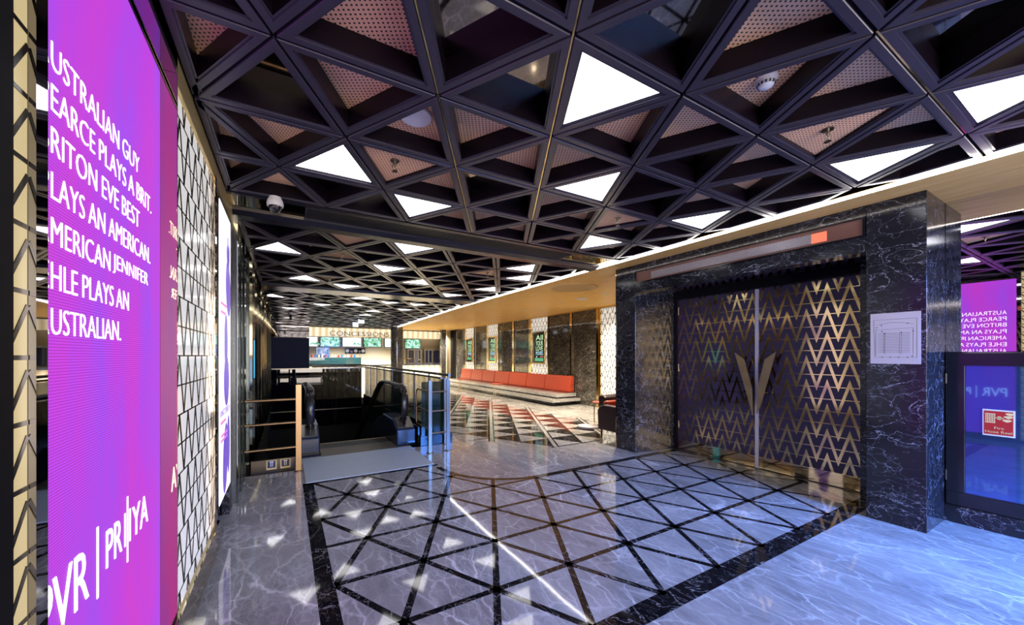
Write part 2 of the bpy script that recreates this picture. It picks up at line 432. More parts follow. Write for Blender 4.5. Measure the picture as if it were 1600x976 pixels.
for i in range(32):
    b0 = a0+(a1-a0)*i/32; b1 = a0+(a1-a0)*(i+1)/32
    q = [CEN+Vector((math.cos(b), math.sin(b)))*r for b, r in ((b0, RAD), (b1, RAD), (b1, RAD+.075), (b0, RAD+.075))]
    fl.add([(p.x, p.y, zb) for p in q], [(0,1,2,3)], 1)
# second inlay field along the corridor: black and grey triangles with broad pale strips
R2 = 1.02
def in2(p):
    if not (2.78 < p.x < 6.15 and 4.88 < p.y < 15.8): return False
    return (p-CEN).length > R2
cell = [(1/3, 1/3)]
for i in range(-12, 26):
    for j in range(-16, 26):
        tri = [O1+U1*i+V1*j, O1+U1*(i+1)+V1*j, O1+U1*i+V1*(j+1)]
        c = (tri[0]+tri[1]+tri[2])/3
        if in2(c) and all(in2(c+(t-c)*.9) for t in tri):
            tri = [c+(t-c)*.93 for t in tri]
            fl.add([(t.x, t.y, .0004) for t in tri], [(0,1,2)], 1)
strips(fl, O1, U1, V1, 'vx', in2, .040, .0006, 1, 26)
strips(fl, O1, U1*2, V1*2, 'u', in2, .12, .0009, 1, 14)
strips(fl, O1, U1*2, V1*2, 'u', in2, .06, .0012, 2, 14)
floor = struct(fl.build('floor', [M['floor'], M['inlay'], M['gmarble']], origin=(0,0,0)))

# lower level seen through the escalator well
lo = MB()
lo.box(-.75, 5.2, -4.0, 2.7, 14.9, -3.9)
lo.box(-.60, 5.3, -3.9, -.46, 14.6, -.26); lo.box(2.42, 6.0, -3.9, 2.56, 14.6, -.26); lo.box(-.46, 14.22, -3.9, 2.42, 14.4, -.26); lo.box(-.46, 5.3, -3.9, 2.42, 5.42, -.26)
struct(lo.build('trim_1', M['slab'], origin=(0,0,0)))

# walls
wl = MB(); wl.box(-.75, -4.6, 0, -.56, 22.5, 3.3); struct(wl.build('wall_left', M['matblack'], origin=(-.65, 9, 0)))
wb = MB(); wb.box(-.75, -4.8, 0, 8.3, -4.6, 3.3); struct(wb.build('wall_back', M['matblack'], origin=(3.5, -4.7, 0)))
wf = MB(); wf.box(-.75, 22.5, 0, 8.6, 22.7, 3.3); struct(wf.build('wall_far', M['wallcream'], origin=(4, 22.6, 0)))
# auditorium block: door wall and the wall behind the armchair, one L shape
wr = MB()
wr.box(5.55, 1.02, 0, 5.75, 4.02, 3.3); wr.box(5.29, -4.6, 0, 5.49, 1.02, 3.3); wr.box(5.55, 4.02, 0, 8.1, 4.34, 3.3)
struct(wr.build('wall_right', M['matblack'], origin=(5.6, 0, 0)))
# corridor wall
wc = MB(); wc.box(7.96, 4.34, 0, 8.16, 22.5, 3.3); struct(wc.build('wall_corridor', M['matblack'], origin=(8.06, 13, 0)))
# concrete deck above everything
dk = MB(); dk.box(-.75, -4.8, 3.16, 8.6, 22.7, 3.3)
struct(dk.build('ceiling', M['slab'], origin=(4, 9, 3.16)))

# soffit along the right with its lit edge
edge = [(XLED, -4.6), (XLED, 8.5), (4.42, 10.6), (4.56, 14.0), (4.80, 18.8), (4.9, 20.2)]
sf = MB(); sf.extr([(x, y, SOF) for x, y in edge]+[(8.0, 20.2, SOF), (8.0, 4.34, SOF), (5.6, 4.34, SOF), (5.6, -4.6, SOF)], (0, 0, .035))
struct(sf.build('trim_2', M['soffit'], origin=(6, 8, SOF)))
ls = MB()
for (x0, y0), (x1, y1) in zip(edge[:-1], edge[1:]):
    ls.extr([(x0-.013, y0, SOF-.002), (x1-.013, y1, SOF-.002), (x1-.001, y1, SOF-.002), (x0-.001, y0, SOF-.002)], (0, 0, .028))
tag(ls.build('led_strip', M['led']), 'long glowing white light strip along the gold soffit edge', 'light strip')

# ------------------------------------------------------------------ CEILING LATTICE
E = .778; HX, HY = .389, .669
FR, CH, SH = .055, .125, .030
lat = MB()           # frames, walls and bronze mirror tops
OZ1 = Vector((.7277, 1.9561)); UU = Vector((HX, HY)); VV = Vector((-HX, HY))
OZ2 = Vector((-.09, 5.385)); OZ3 = Vector((.10, 9.38))
LIGHT1 = {('B',0,-2), ('A',0,1), ('A',2,-2), ('B',1,0), ('B',4,-3), ('A',4,-4), ('A',3,-5), ('A',2,-5), ('A',-3,0), ('B',-4,-2), ('A',-5,1), ('B',-5,-1), ('A',-2,-4)}
MIRR1 = {('A',0,-1), ('A',-1,1), ('A',-2,1), ('B',-2,0), ('B',-1,-1), ('B',-1,-2), ('A',0,-2), ('B',1,-1), ('A',2,-1), ('B',0,1), ('A',1,1), ('B',3,-2), ('B',2,-3), ('A',2,-3), ('A',3,-3), ('B',3,-5), ('A',1,-4), ('B',0,-4), ('B',1,-5), ('A',0,-3), ('B',-3,-1), ('A',-2,-1)}
def inset(tri, d):
    c = (tri[0]+tri[1]+tri[2])/3; r = E/(2*math.sqrt(3))
    return [c+(t-c)*(1-d/r) for t in tri]
perf_tris = []; light_tris = []
def clip_ok(c, y0, y1, xmax): return y0-.02 < c.y < y1+.02 and XL-.1 < c.x < xmax
def clip_poly(P, y0, y1, x0, x1):
    for ax, s, lim in ((1, 1, y0), (1, -1, y1), (0, 1, x0), (0, -1, x1)):
        out = []
        for i in range(len(P)):
            a, b = P[i], P[(i+1) % len(P)]; da, db = (a[ax]-lim)*s, (b[ax]-lim)*s
            if da >= 0: out.append(a)
            if da*db < 0: out.append(a+(b-a)*(da/(da-db)))
        P = out
        if len(P) < 3: return None
    return P
def shrink(P, d):                                    # inward offset of a convex polygon
    n = len(P); c = sum(P, Vector((0,0)))/n; L = []
    ar = sum(P[i].x*P[(i+1)%n].y-P[(i+1)%n].x*P[i].y for i in range(n)); sg = 1 if ar > 0 else -1
    for i in range(n):
        a, b = P[i], P[(i+1) % n]; t = (b-a).normalized(); nr = Vector((-t.y, t.x))*sg; L.append((a+nr*d, t))
    out = []
    for i in range(n):
        (p, t), (q, s) = L[i-1], L[i]; den = t.x*s.y-t.y*s.x
        if abs(den) < 1e-6: out.append(q); continue
        k = ((q-p).x*s.y-(q-p).y*s.x)/den; out.append(p+t*k)
    ar2 = sum(out[i].x*out[(i+1)%n].y-out[(i+1)%n].x*out[i].y for i in range(n))
    return out if ar2*sg > .002 else None
def cellgeo(tri, kind, y0, y1, xmax):
    P = clip_poly(tri, y0, y1, XL+.005, xmax)
    if P is None or len(P) < 3: return
    # drop near-duplicate corners
    P = [p for i, p in enumerate(P) if (p-P[i-1]).length > .02]
    if len(P) < 3: return
    o = shrink(P, .007); i1 = shrink(P, FR-.012) if o else None; i2 = shrink(P, FR) if i1 else None
    if not i2: 
        return
    n = len(P)
    def ring(A, za, B, zb_, m):
        lat.add([(p.x,p.y,za) for p in A]+[(p.x,p.y,zb_) for p in B], [(i, (i+1)%n, n+(i+1)%n, n+i) for i in range(n)], m)
    ring(o, CEIL+.10, o, CEIL+.004, 0); ring(o, CEIL+.004, shrink(P, .010), CEIL, 0)
    ring(shrink(P, .010), CEIL, i1, CEIL, 0); ring(i1, CEIL, i1, CEIL+.008, 0); ring(i1, CEIL+.008, i2, CEIL+.008, 0)
    if kind == 'L':
        i3 = shrink(P, FR+.008)
        ring(i2, CEIL+.008, i2, CEIL+.030, 0)
        if i3: light_tris.append((i3, P))
        lat.add([(p.x,p.y,CEIL+.05) for p in i2], [list(range(n))], 1)
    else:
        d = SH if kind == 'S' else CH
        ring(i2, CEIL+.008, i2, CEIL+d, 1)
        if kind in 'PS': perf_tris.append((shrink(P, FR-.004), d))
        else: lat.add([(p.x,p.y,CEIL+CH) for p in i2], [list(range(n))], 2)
def zone(O, rng, y0, y1, xmax, kindf):
    for i in range(*rng):
        for j in range(*rng):
            for ty in 'AB':
                tri = [O+UU*i+VV*j, O+UU*(i+1)+VV*j, O+UU*i+VV*(j+1)] if ty == 'A' else [O+UU*(i+1)+VV*j, O+UU*i+VV*(j+1), O+UU*(i+1)+VV*(j+1)]
                c = (tri[0]+tri[1]+tri[2])/3
                if not (y0-.45 < c.y < y1+.45 and XL-.45 < c.x < xmax+.45): continue
                cellgeo(tri, kindf(ty, i, j, tri, c), y0, y1, xmax)
def tri_has(tri, p):
    s = [(tri[(k+1)%3]-tri[k]).cross(p-tri[k]) if False else ((tri[(k+1)%3].x-tri[k].x)*(p.y-tri[k].y)-(tri[(k+1)%3].y-tri[k].y)*(p.x-tri[k].x)) for k in range(3)]
    return all(q >= 0 for q in s) or all(q <= 0 for q in s)
def k1(ty, i, j, tri, c):
    if (ty, i, j) in LIGHT1: return 'L'
    if (ty, i, j) in (('B',0,0), ('B',3,-3), ('A',2,-4)): return 'S'
    if (ty, i, j) in MIRR1: return 'M'
    if c.y < 0: return 'M' if (i*7+j*13+(ty == 'A')*5) % 3 == 0 else 'P'
    return 'P'
LP2 = [at_z(*p, CEIL+.02).xy for p in ((435,388), (648,390), (609,421), (656,442.5), (478,435), (542,447), (822,421), (819,435), (767,452), (709,462))]
PP2 = [at_z(*p, CEIL+SH).xy for p in ((534,402), (515,438), (757,420), (712,452), (545,372))]
def k2(ty, i, j, tri, c):
    if any(tri_has(tri, p) for p in LP2): return 'L'
    if any(tri_has(tri, p) for p in PP2): return 'S'
    return 'M' if (i*5+j*3+(ty == 'B')) % 2 else 'P'
LP3 = [at_z(*p, CEIL+.02).xy for p in ((438,464), (557,464), (550,475), (663,475), (620,471), (466,480.5), (497,476), (582,484), (624,483), (565,492))]
def k3(ty, i, j, tri, c):
    if any(tri_has(tri, p) for p in LP3): return 'L'
    return 'P' if (i*5+j*11+(ty == 'B')*3) % 6 == 0 else 'M'
zone(OZ1, (-14, 12), -4.6, 3.985, 4.37, k1)
zone(OZ2, (-8, 12), 4.70, 8.73, 4.37, k2)
zone(OZ3, (-14, 24), 9.38, 20.0, 4.85, k3)
# the deck of the lattice is the visible ceiling
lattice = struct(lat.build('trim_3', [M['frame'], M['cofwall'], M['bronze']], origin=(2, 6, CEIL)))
# perforated tan panels lying in the coffers
perf_tris.sort(key=lambda q: (sum(q[0], Vector((0,0)))/len(q[0])).length)
for P, d in perf_tris[:95]:
    MB().extr([(p.x, p.y, CEIL+d) for p in P], (0,0,.006)).build('perforated_panel', M['perf'], lattice)
rest = MB()
for P, d in perf_tris[95:]: rest.extr([(p.x, p.y, CEIL+d) for p in P], (0,0,.006))
if rest.v:
    ro = rest.build('perforated_panel', M['perf'], lattice); ro['kind'] = 'stuff'
# gold strips shining in three of the joints
gs = MB()
def joint(a, b, r=.004):
    d = (b-a).normalized(); n_ = Vector((-d.y, d.x))*r
    gs.extr([((a-n_).x,(a-n_).y,CEIL+.012), ((b-n_).x,(b-n_).y,CEIL+.012), ((b+n_).x,(b+n_).y,CEIL+.012), ((a+n_).x,(a+n_).y,CEIL+.012)], (0,0,.01))
for j in (0, -1): joint(OZ1+UU*(-2)+VV*j, OZ1+UU*3.0+VV*j)
joint(OZ1+UU*1+VV*(-3), OZ1+UU*3+VV*(-5))
gs.build('gold_joint_strip', M['gold'], lattice)

# triangular light panels
light_tris.sort(key=lambda q: (sum(q[0], Vector((0,0)))/len(q[0])).length)
LIGHT_LABELS = {
    (1.51, 1.51): 'largest white triangular ceiling light, beside the long gold joint strip',
    (.34, 3.07): 'white triangular ceiling light nearest the left wall, before the air grille',
    (2.28, 2.40): 'white triangular ceiling light just beyond the largest one, on the same gold joint',
    (3.45, .39): 'white triangular ceiling light at the right edge, above the marble column',
    (1.12, 3.52): 'white triangular ceiling light between two others, just before the air grille',
    (3.84, 1.06): 'white triangular ceiling light above the soffit edge in front of the seating plan column',
    (3.84, 2.40): 'white triangular ceiling light beside the soffit edge above the zigzag doors',
    (3.06, 3.52): 'white triangular ceiling light before the right end of the air grille',
    (1.47, 4.94): 'white triangular ceiling light touching the far side of the air grille',
    (-.17, 5.88): 'white triangular ceiling light close to the left wall past the dome camera',
    (3.41, 5.16): 'nearer of two triangular ceiling lights past the grille beside the soffit edge',
    (3.80, 5.83): 'farther of two triangular ceiling lights past the grille beside the soffit edge',
    (1.47, 6.28): 'triangular ceiling light in the middle of the second ceiling field',
    (2.24, 7.17): 'triangular ceiling light right of centre, a row before the second bulkhead',
    (.30, 7.84): 'triangular ceiling light left of centre near the second bulkhead',
    (3.80, 7.17): 'triangular ceiling light beside the soffit edge, third past the grille',
    (1.08, 8.28): 'triangular ceiling light touching the second bulkhead, left of centre',
    (3.41, 8.28): 'triangular ceiling light touching the second bulkhead, near the soffit edge'}
ORD = ['nearest', 'second nearest', 'third nearest', 'fourth nearest', 'fifth nearest', 'sixth nearest', 'seventh nearest', 'eighth nearest', 'ninth nearest', 'tenth nearest', 'eleventh nearest', 'twelfth nearest', 'thirteenth nearest', 'fourteenth nearest']
far_n = 0
light_objs = []
for P, full in light_tris:
    c = sum(P, Vector((0,0)))/len(P)
    o = MB().extr([(p.x, p.y, CEIL+.014) for p in P], (0,0,.012)).build('ceiling_light', M['light'])
    rim = MB(); Q = shrink(P, -.006)
    n = len(P)
    rim.add([(p.x,p.y,CEIL+.012) for p in P]+[(q.x,q.y,CEIL+.012) for q in Q]+[(p.x,p.y,CEIL+.026) for p in P]+[(q.x,q.y,CEIL+.026) for q in Q],
            [(i,(i+1)%n,n+(i+1)%n,n+i) for i in range(n)]+[(n+i,n+(i+1)%n,3*n+(i+1)%n,3*n+i) for i in range(n)])
    rim.build('rim', M['frame'], o)
    lab = None
    for (kx_, ky_), txt in LIGHT_LABELS.items():
        if abs(c.x-kx_) < .15 and abs(c.y-ky_) < .15: lab = txt
    if lab is None and c.y > 9: lab = 'small triangular ceiling light past the second bulkhead, '+ORD[min(far_n, 13)]+' of those'; far_n += 1
    if lab is None: lab = 'white triangular ceiling light behind the viewer'
    tag(o, lab, 'ceiling light', 'triangular ceiling lights')

# bulkheads crossing the ceiling with the long air grille
bk = MB()
bk.box(XL, 3.99, CEIL-.002, XLED-.03, 4.04, 3.16); bk.box(XL, 4.40, CEIL-.012, XLED-.03, 4.695, 3.16); bk.box(XL, 4.04, 3.05, XLED-.03, 4.40, 3.16)
bk.extr([(XL, 4.695, CEIL-.012), (XL, 4.62, CEIL-.045), (XL, 4.47, CEIL-.045), (XL, 4.40, CEIL-.012)], (XLED-.03-XL, 0, 0))
struct(bk.build('trim_4', M['bulk'], origin=(2, 4.3, CEIL)))
bk = MB(); bk.box(XL, 8.74, CEIL-.03, 4.33, 9.37, 3.16); struct(bk.build('trim_5', M['bulk'], origin=(2, 9, CEIL)))
for x0, x1 in ((XL, .16), (3.55, XLED-.04)):
    MB().box(x0, 4.042, CEIL+.004, x1, 4.398, CEIL+.02).build('trim_6', M['goldmirror'])['kind'] = 'structure'
gr = thing('air_grille', 'long black slotted air grille across the ceiling beside the dome camera', 'air vent', (1.85, 4.22, CEIL))
MB().box(.17, 4.05, CEIL+.05, 3.54, 4.39, CEIL+.06).build('backing', M['matblack'], gr)
fr = MB(); fr.box(.165, 4.045, CEIL-.002, 3.545, 4.06, CEIL+.05); fr.box(.165, 4.38, CEIL-.002, 3.545, 4.395, CEIL+.05); fr.box(.165, 4.06, CEIL-.002, .18, 4.38, CEIL+.05); fr.box(3.53, 4.06, CEIL-.002, 3.545, 4.38, CEIL+.05); 
fr.build('frame', M['frame'], gr)
for k in range(9):
    y = 4.072+k*.035
    MB().extr([(.18, y, CEIL), (.18, y+.007, CEIL), (.18, y+.019, CEIL+.035), (.18, y+.012, CEIL+.035)], (3.35, 0, 0)).build('slat', M['slat'], gr)

# things fixed to the ceiling
def sprinkler(px, py, lab, top=CEIL+SH, s=1.0):
    p = at_z(px, py, top-.03); c = Vector((p.x, p.y, top))
    t = thing('fire_sprinkler', lab, 'sprinkler', (c.x, c.y, top-.085), 'ceiling sprinklers')
    MB().lathe([(.034*s, -.006), (.034*s, 0)], c, n=20).build('escutcheon', M['steel'], t)
    b = MB(); b.lathe([(.008, -.045), (.011, -.03), (.011, -.006)], c, n=12)
    b.tube([c+Vector((-.016,0,-.03)), c+Vector((-.018,0,-.06)), c+Vector((0,0,-.075)), c+Vector((.018,0,-.06)), c+Vector((.016,0,-.03))], .003, 6)
    b.lathe([(.020, -.082), (.020, -.078), (.005, -.074)], c, n=14)
    b.build('head', M['steel'], t)
SPR = [(617,257,'steel sprinkler on the perforated panel right of the white round speaker'), (965,345,'steel sprinkler on the panel above the grille end near the gold soffit'),
       (1293,209,'steel sprinkler on the perforated panel right of the smoke detector'), (534,399,'small sprinkler on a tan panel just behind the dark bulkhead'),
       (515,437,'small sprinkler on the tan panel two rows behind the bulkhead'), (762,428,'small sprinkler on the tan panel above the gold soffit, past the grille')]
for px, py, lab in SPR: sprinkler(px, py, lab)
p = at_z(1197, 128, CEIL+CH-.02); c = Vector((p.x, p.y, CEIL+CH))
t = thing('smoke_detector', 'white round smoke detector on a perforated ceiling panel', 'smoke detector', (c.x, c.y, c.z-.06))
MB().lathe([(.052, -.014), (.055, -.010), (.055, 0)], c, n=28).build('base', M['white'], t)
b = MB(); b.lathe([(.0, -.056), (.022, -.055), (.036, -.046), (.046, -.026), (.048, -.014)], c, n=28); b.build('cover', M['white'], t)
b = MB()
for q in range(14):
    a = 2*PI*q/14; b.box(0,0,0,0,0,0) if False else b.extr([c+Vector((math.cos(a+s)*r, math.sin(a+s)*r, z)) for s, r, z in ((-.12,.0455,-.030), (.12,.0455,-.030), (.12,.0400,-.044), (-.12,.0400,-.044))], Vector((math.cos(a), math.sin(a), -.6))*.0016)
b.build('slots', M['ink'], t)
p = at_z(650, 184, CEIL+CH-.02); c = Vector((p.x, p.y, CEIL+CH))
t = thing('ceiling_speaker', 'white flat round speaker on a perforated ceiling panel', 'speaker', (c.x, c.y, c.z-.03))
MB().lathe([(.088, -.020), (.098, -.022), (.104, -.014), (.104, 0)], c, n=36).build('ring', M['white'], t)
MB().lathe([(.0, -.019), (.088, -.018)], c, n=36).build('grille', M['white'], t)
def dome(px, py, zc, lab, s=1.0):
    p = at_z(px, py, zc-.08*s); c = Vector((p.x, p.y, zc))
    t = thing('dome_camera', lab, 'security camera', (c.x, c.y, zc-.16*s))
    MB().lathe([(.064*s, -.085*s), (.068*s, -.06*s), (.062*s, -.03*s), (.05*s, -.01*s), (.05*s, 0)], c, n=28).build('housing', M['white'], t)
    b = MB(); b.tube([c+Vector((0,0,0)), c+Vector((0,0,.155))], .012, 8) if s < 1 else None; b.lathe([(.0, -.145*s), (.022*s, -.141*s), (.042*s, -.125*s), (.053*s, -.10*s), (.056*s, -.085*s)], c, n=28); b.build('dome', M['black'], t)
    MB().lathe([(.018*s, -.02), (.022*s, 0)], c+Vector((.0, -.05*s, -.105*s)), (0, -.8, -.6), 14).build('lens', M['steel'], t)
dome(430, 322, CEIL+.004, 'white dome security camera hanging beside the long air grille')
dome(455, 491, CEIL-.03, 'small dark dome camera far down the left wall ceiling', .8)

# soffit fittings
def down(px, py, lab):
    p = at_z(px, py, SOF)
    t = thing('downlight', lab, 'downlight', (p.x, p.y, SOF-.012), 'downlights in the gold soffit')
    MB().lathe([(.040, -.004), (.056, -.006), (.058, 0)], p, n=24).build('trim_ring', M['white'], t)
    MB().lathe([(.0, -.003), (.040, -.003)], p, n=24).build('lamp', M['down'], t)
    l = bpy.data.lights.new('downlight_beam', 'SPOT'); l.energy = 120; l.color = (1, .85, .62); l.spot_size = 1.9; l.spot_blend = .6; l.shadow_soft_size = .05
    o = bpy.data.objects.new('downlight_beam', l); C.objects.link(o); o.location = (p.x, p.y, SOF-.03)
for i, (px, py) in enumerate([(947,459), (875,473.5), (822,484), (780,492), (748,499), (720,504.5)]):
    down(px, py, ['small downlight in the gold soffit, nearest the marble pier', 'small downlight in the gold soffit, beyond the round inset disc', 'small downlight in the gold soffit, third from the marble pier',
                  'small downlight in the gold soffit, fourth from the marble pier', 'small downlight in the gold soffit, fifth from the marble pier', 'small downlight in the gold soffit, farthest from the marble pier'][i])
p = at_z(897, 449.5, SOF)
tag(MB().lathe([(.47, -.010), (.48, -.006), (.48, 0)], p, n=48).build('ceiling_disc', plain('soffit_disc_paint', (.74, .50, .22), .3, .2)), 'large round gold inset disc in the soffit above the corridor', 'ceiling panel')
p = at_z(909, 466.5, SOF)
tag(MB().lathe([(.13, -.012), (.14, 0)], p, n=32).build('soffit_speaker', M['white']), 'flat white round speaker in the gold soffit near the wall', 'speaker')

# ------------------------------------------------------------------ LEFT WALL
def zig_bars(mb, a0, a1, z0, z1, W, V, amp, bw, lw, row, pt, m=0, th=.012, phase=0.0):
    """zigzag lattice of bars inside a rectangle; pt(a, z, d) -> point, d is depth out of the wall"""
    def seg(p, q, wd):
        d = Vector((q[0]-p[0], q[1]-p[1])); L = d.length
        if L < .01: return
        n_ = Vector((-d.y, d.x))/L*wd/2
        c4 = [(p[0]-n_.x, p[1]-n_.y), (q[0]-n_.x, q[1]-n_.y), (q[0]+n_.x, q[1]+n_.y), (p[0]+n_.x, p[1]+n_.y)]
        P = [pt(*x, 0) for x in c4]; mb.extr(P, Vector(pt(0,0,th))-Vector(pt(0,0,0)), m)
    z = math.ceil(z0/row)*row
    while z < z1: seg((a0, z), (a1, z), lw); z += row
    k0 = math.floor((a0-phase)/(W/2))
    zz = z0-amp
    zbase = math.floor((z0-amp)/V)*V
    while zbase < z1:
        k = k0
        while phase+k*W/2 < a1:
            x0, x1 = phase+k*W/2, phase+(k+1)*W/2
            p, q = ((x0, zbase), (x1, zbase+amp)) if k % 2 == 0 else ((x0, zbase+amp), (x1, zbase))
            # clip
            t0, t1 = 0.0, 1.0
            for s0, s1, lo_, hi_ in ((p[0], q[0], a0, a1), (p[1], q[1], z0, z1)):
                d = s1-s0
                if abs(d) < 1e-9: continue
                ta, tb = (lo_-s0)/d, (hi_-s0)/d; t0 = max(t0, min(ta, tb)); t1 = min(t1, max(ta, tb))
            if t1 > t0: seg((p[0]+(q[0]-p[0])*t0, p[1]+(q[1]-p[1])*t0), (p[0]+(q[0]-p[0])*t1, p[1]+(q[1]-p[1])*t1), bw)
            k += 1
        zbase += V
def LW(d0=0.0): return lambda a, z, d: (XL+d0+d, a, z)

# bronze mirror cladding behind everything on the left wall
lb = MB(); lb.box(-.56, -4.6, 0, -.535, 5.0, 3.12)
struct(lb.build('trim_7', M['darkmirror'], origin=(-.55, 0, 0)))
# near zigzag panel at the picture edge
t = thing('wall_panel', 'narrow cream zigzag panel at the left edge, before the magenta screen', 'wall panel', (XL, 1.12, .05), 'zigzag wall panels')
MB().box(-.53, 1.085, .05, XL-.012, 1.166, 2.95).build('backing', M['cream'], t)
z = MB(); zig_bars(z, 1.086, 1.165, .05, 2.93, .19, .136, .136, .012, .010, .136, LW(-.012), phase=1.09, th=.0015); z.build('lattice', M['lattice'], t)
MB().box(-.53, .97, .0, XL+.004, 1.083, 2.95).build('trim_8', M['matblack'])['kind'] = 'structure'
MB().box(-.534, 1.168, .0, XL, 1.213, 2.95).build('trim_9', M['darkmirror'])['kind'] = 'structure'

# the magenta screen in its mirrored recess
t = thing('led_screen', 'tall magenta video screen with white lettering on the left wall', 'video screen', (-.53, 1.80, .10))
MB().box(-.534, 1.222, .10, -.520, 2.326, 2.84).build('display', M['screen'], t)
fr = MB(); fr.box(-.534, 1.216, .09, -.516, 1.222, 2.85); fr.box(-.534, 1.221, .09, -.516, 2.33, .10); fr.box(-.534, 1.221, 2.84, -.516, 2.33, 2.85)
fr.build('bezel', M['black'], t)
scr = lambda a, z, d: (-.519+d, a, z)
rows = ['AUSTRALIAN GUY', 'PEARCE PLAYS A BRIT.', 'BRITON EVE BEST', 'PLAYS AN AMERICAN.', 'AMERICAN JENNIFER', 'EHLE PLAYS AN', 'AUSTRALIAN.']
tops = [2.300, 2.192, 2.083, 1.968, 1.853, 1.738, 1.622]
ends = [2.03, 2.185, 2.035, 2.17, 2.14, 1.915, 1.838]
for s_, zt, ye in zip(rows, tops, ends):
    ws = s_[1:].split(' '); tot = text_w(s_[1:])
    for k in range(len(ws)):
        xb = text_w(' '.join(ws[:k+1])); xa = xb-text_w(ws[k]); f = (ye-1.381)/tot
        zb_ = zt-.068 if 'J' not in ws[k] else zt-.068
        text_mesh('word', ws[k], M['text'], t, 1.381+xa*f, 1.381+xb*f, zb_, zt, scr, off=-.014)
    text_mesh('initial', s_[0], M['text'], t, 1.325, 1.368, zt-.068, zt, scr, off=-.014)
text_mesh('logo_text', 'PVR', M['text'], t, 1.315, 1.588, .775, .930, scr)
text_mesh('logo_text', 'PR', M['text'], t, 1.713, 1.850, .795, .918, scr)
text_mesh('logo_text', 'YA', M['text'], t, 1.955, 2.14, .792, .912, scr)
for y, za, zb_ in ((1.649, .735, .960), (1.880, .795, .918), (1.905, .727, .972), (1.930, .795, .918)):
    MB().box(-.5195, y-.005, za, -.517, y+.005, zb_).build('logo_bar', M['text'], t)
# mirrored return and head of the recess
MB().box(-.534, 2.330, 0, XL+.002, 2.342, 2.95).build('trim_10', M['goldmirror'])['kind'] = 'structure'
MB().box(-.534, 1.215, 2.86, XL, 2.328, 2.95).build('trim_11', M['darkmirror'])['kind'] = 'structure'
MB().box(-.534, 1.215, 0, XL, 2.328, .085).build('trim_12', M['darkmirror'])['kind'] = 'structure'

# large white zigzag panel
t = thing('wall_panel', 'large white zigzag lattice panel between the two lit screens', 'wall panel', (XL, 2.85, .22), 'zigzag wall panels')
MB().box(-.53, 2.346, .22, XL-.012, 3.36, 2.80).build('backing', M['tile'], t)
z = MB(); zig_bars(z, 2.348, 3.358, .222, 2.798, .19, .30, .30, .022, .008, .15, LW(-.012), phase=2.35, th=.0015); z.build('lattice', M['lattice'], t)
MB().box(-.53, 2.346, 0, XL+.004, 3.66, .20).build('baseboard_left', M['goldmirror'])['kind'] = 'structure'
MB().box(-.53, 2.346, 2.81, XL+.002, 5.0, 2.95).build('trim_13', plain('satin_gold', (.80, .62, .30), .3, .6))['kind'] = 'structure'
# gold mirror strip with lattice
t = thing('wall_panel', 'slim gold mirror panel with lattice beside the white poster screen', 'wall panel', (XL, 3.52, .22), 'zigzag wall panels')
MB().box(-.53, 3.44, .22, XL-.012, 3.64, 2.80).build('backing', M['goldback'], t)
z = MB(); zig_bars(z, 3.442, 3.638, .222, 2.798, .19, .30, .30, .014, .008, .15, LW(-.012), phase=3.44, th=.0015); z.build('lattice', M['lattice'], t)
MB().box(-.53, 3.365, .2, XL+.012, 3.435, 2.81).build('trim_14', M['bronze'])['kind'] = 'structure'
# poster screen
t = thing('poster_screen', 'white lit film poster screen with violet figures on the left wall', 'poster screen', (XL, 3.99, .29))
MB().box(-.53, 3.645, .29, XL-.004, 4.335, 2.76).build('frame', M['black'], t)
MB().box(XL-.004, 3.66, .31, XL+.001, 4.32, 2.745).build('display', M['poster'], t)
def blob(mb, cy, cz, ry, rz, d, n=24, rot=0):
    P = []
    for q in range(n):
        a = 2*PI*q/n; y, z_ = math.cos(a)*ry, math.sin(a)*rz
        P.append((XL+.0012, cy+y*math.cos(rot)-z_*math.sin(rot), cz+y*math.sin(rot)+z_*math.cos(rot)))
    mb.extr(P, (d, 0, 0))
b = MB(); blob(b, 4.15, 2.42, .09, .15, .001); blob(b, 4.16, 2.10, .15, .25, .0012, rot=.2); blob(b, 4.02, 1.62, .10, .24, .001); blob(b, 4.05, 1.28, .16, .22, .0012); blob(b, 3.98, .62, .14, .30, .001, rot=-.2); blob(b, 4.17, .70, .09, .26, .0012)
b.build('figures', M['posterink'], t)
text_mesh('title_text', "KING'S SPEECH", M['posterink'], t, 3.70, 4.24, 1.00, 1.055, lambda a, z, d: (XL+.0012+d, a, z), .001)
for k, (y0, y1, zz) in enumerate(((3.72,4.20,1.93),(3.72,4.0,1.86),(3.70,4.0,.95),(3.74,4.2,.84),(3.72,4.22,.80))): MB().box(XL+.0012, y0, zz-.012, XL+.0022, y1, zz+.012).build('caption', M['posterpink'], t)

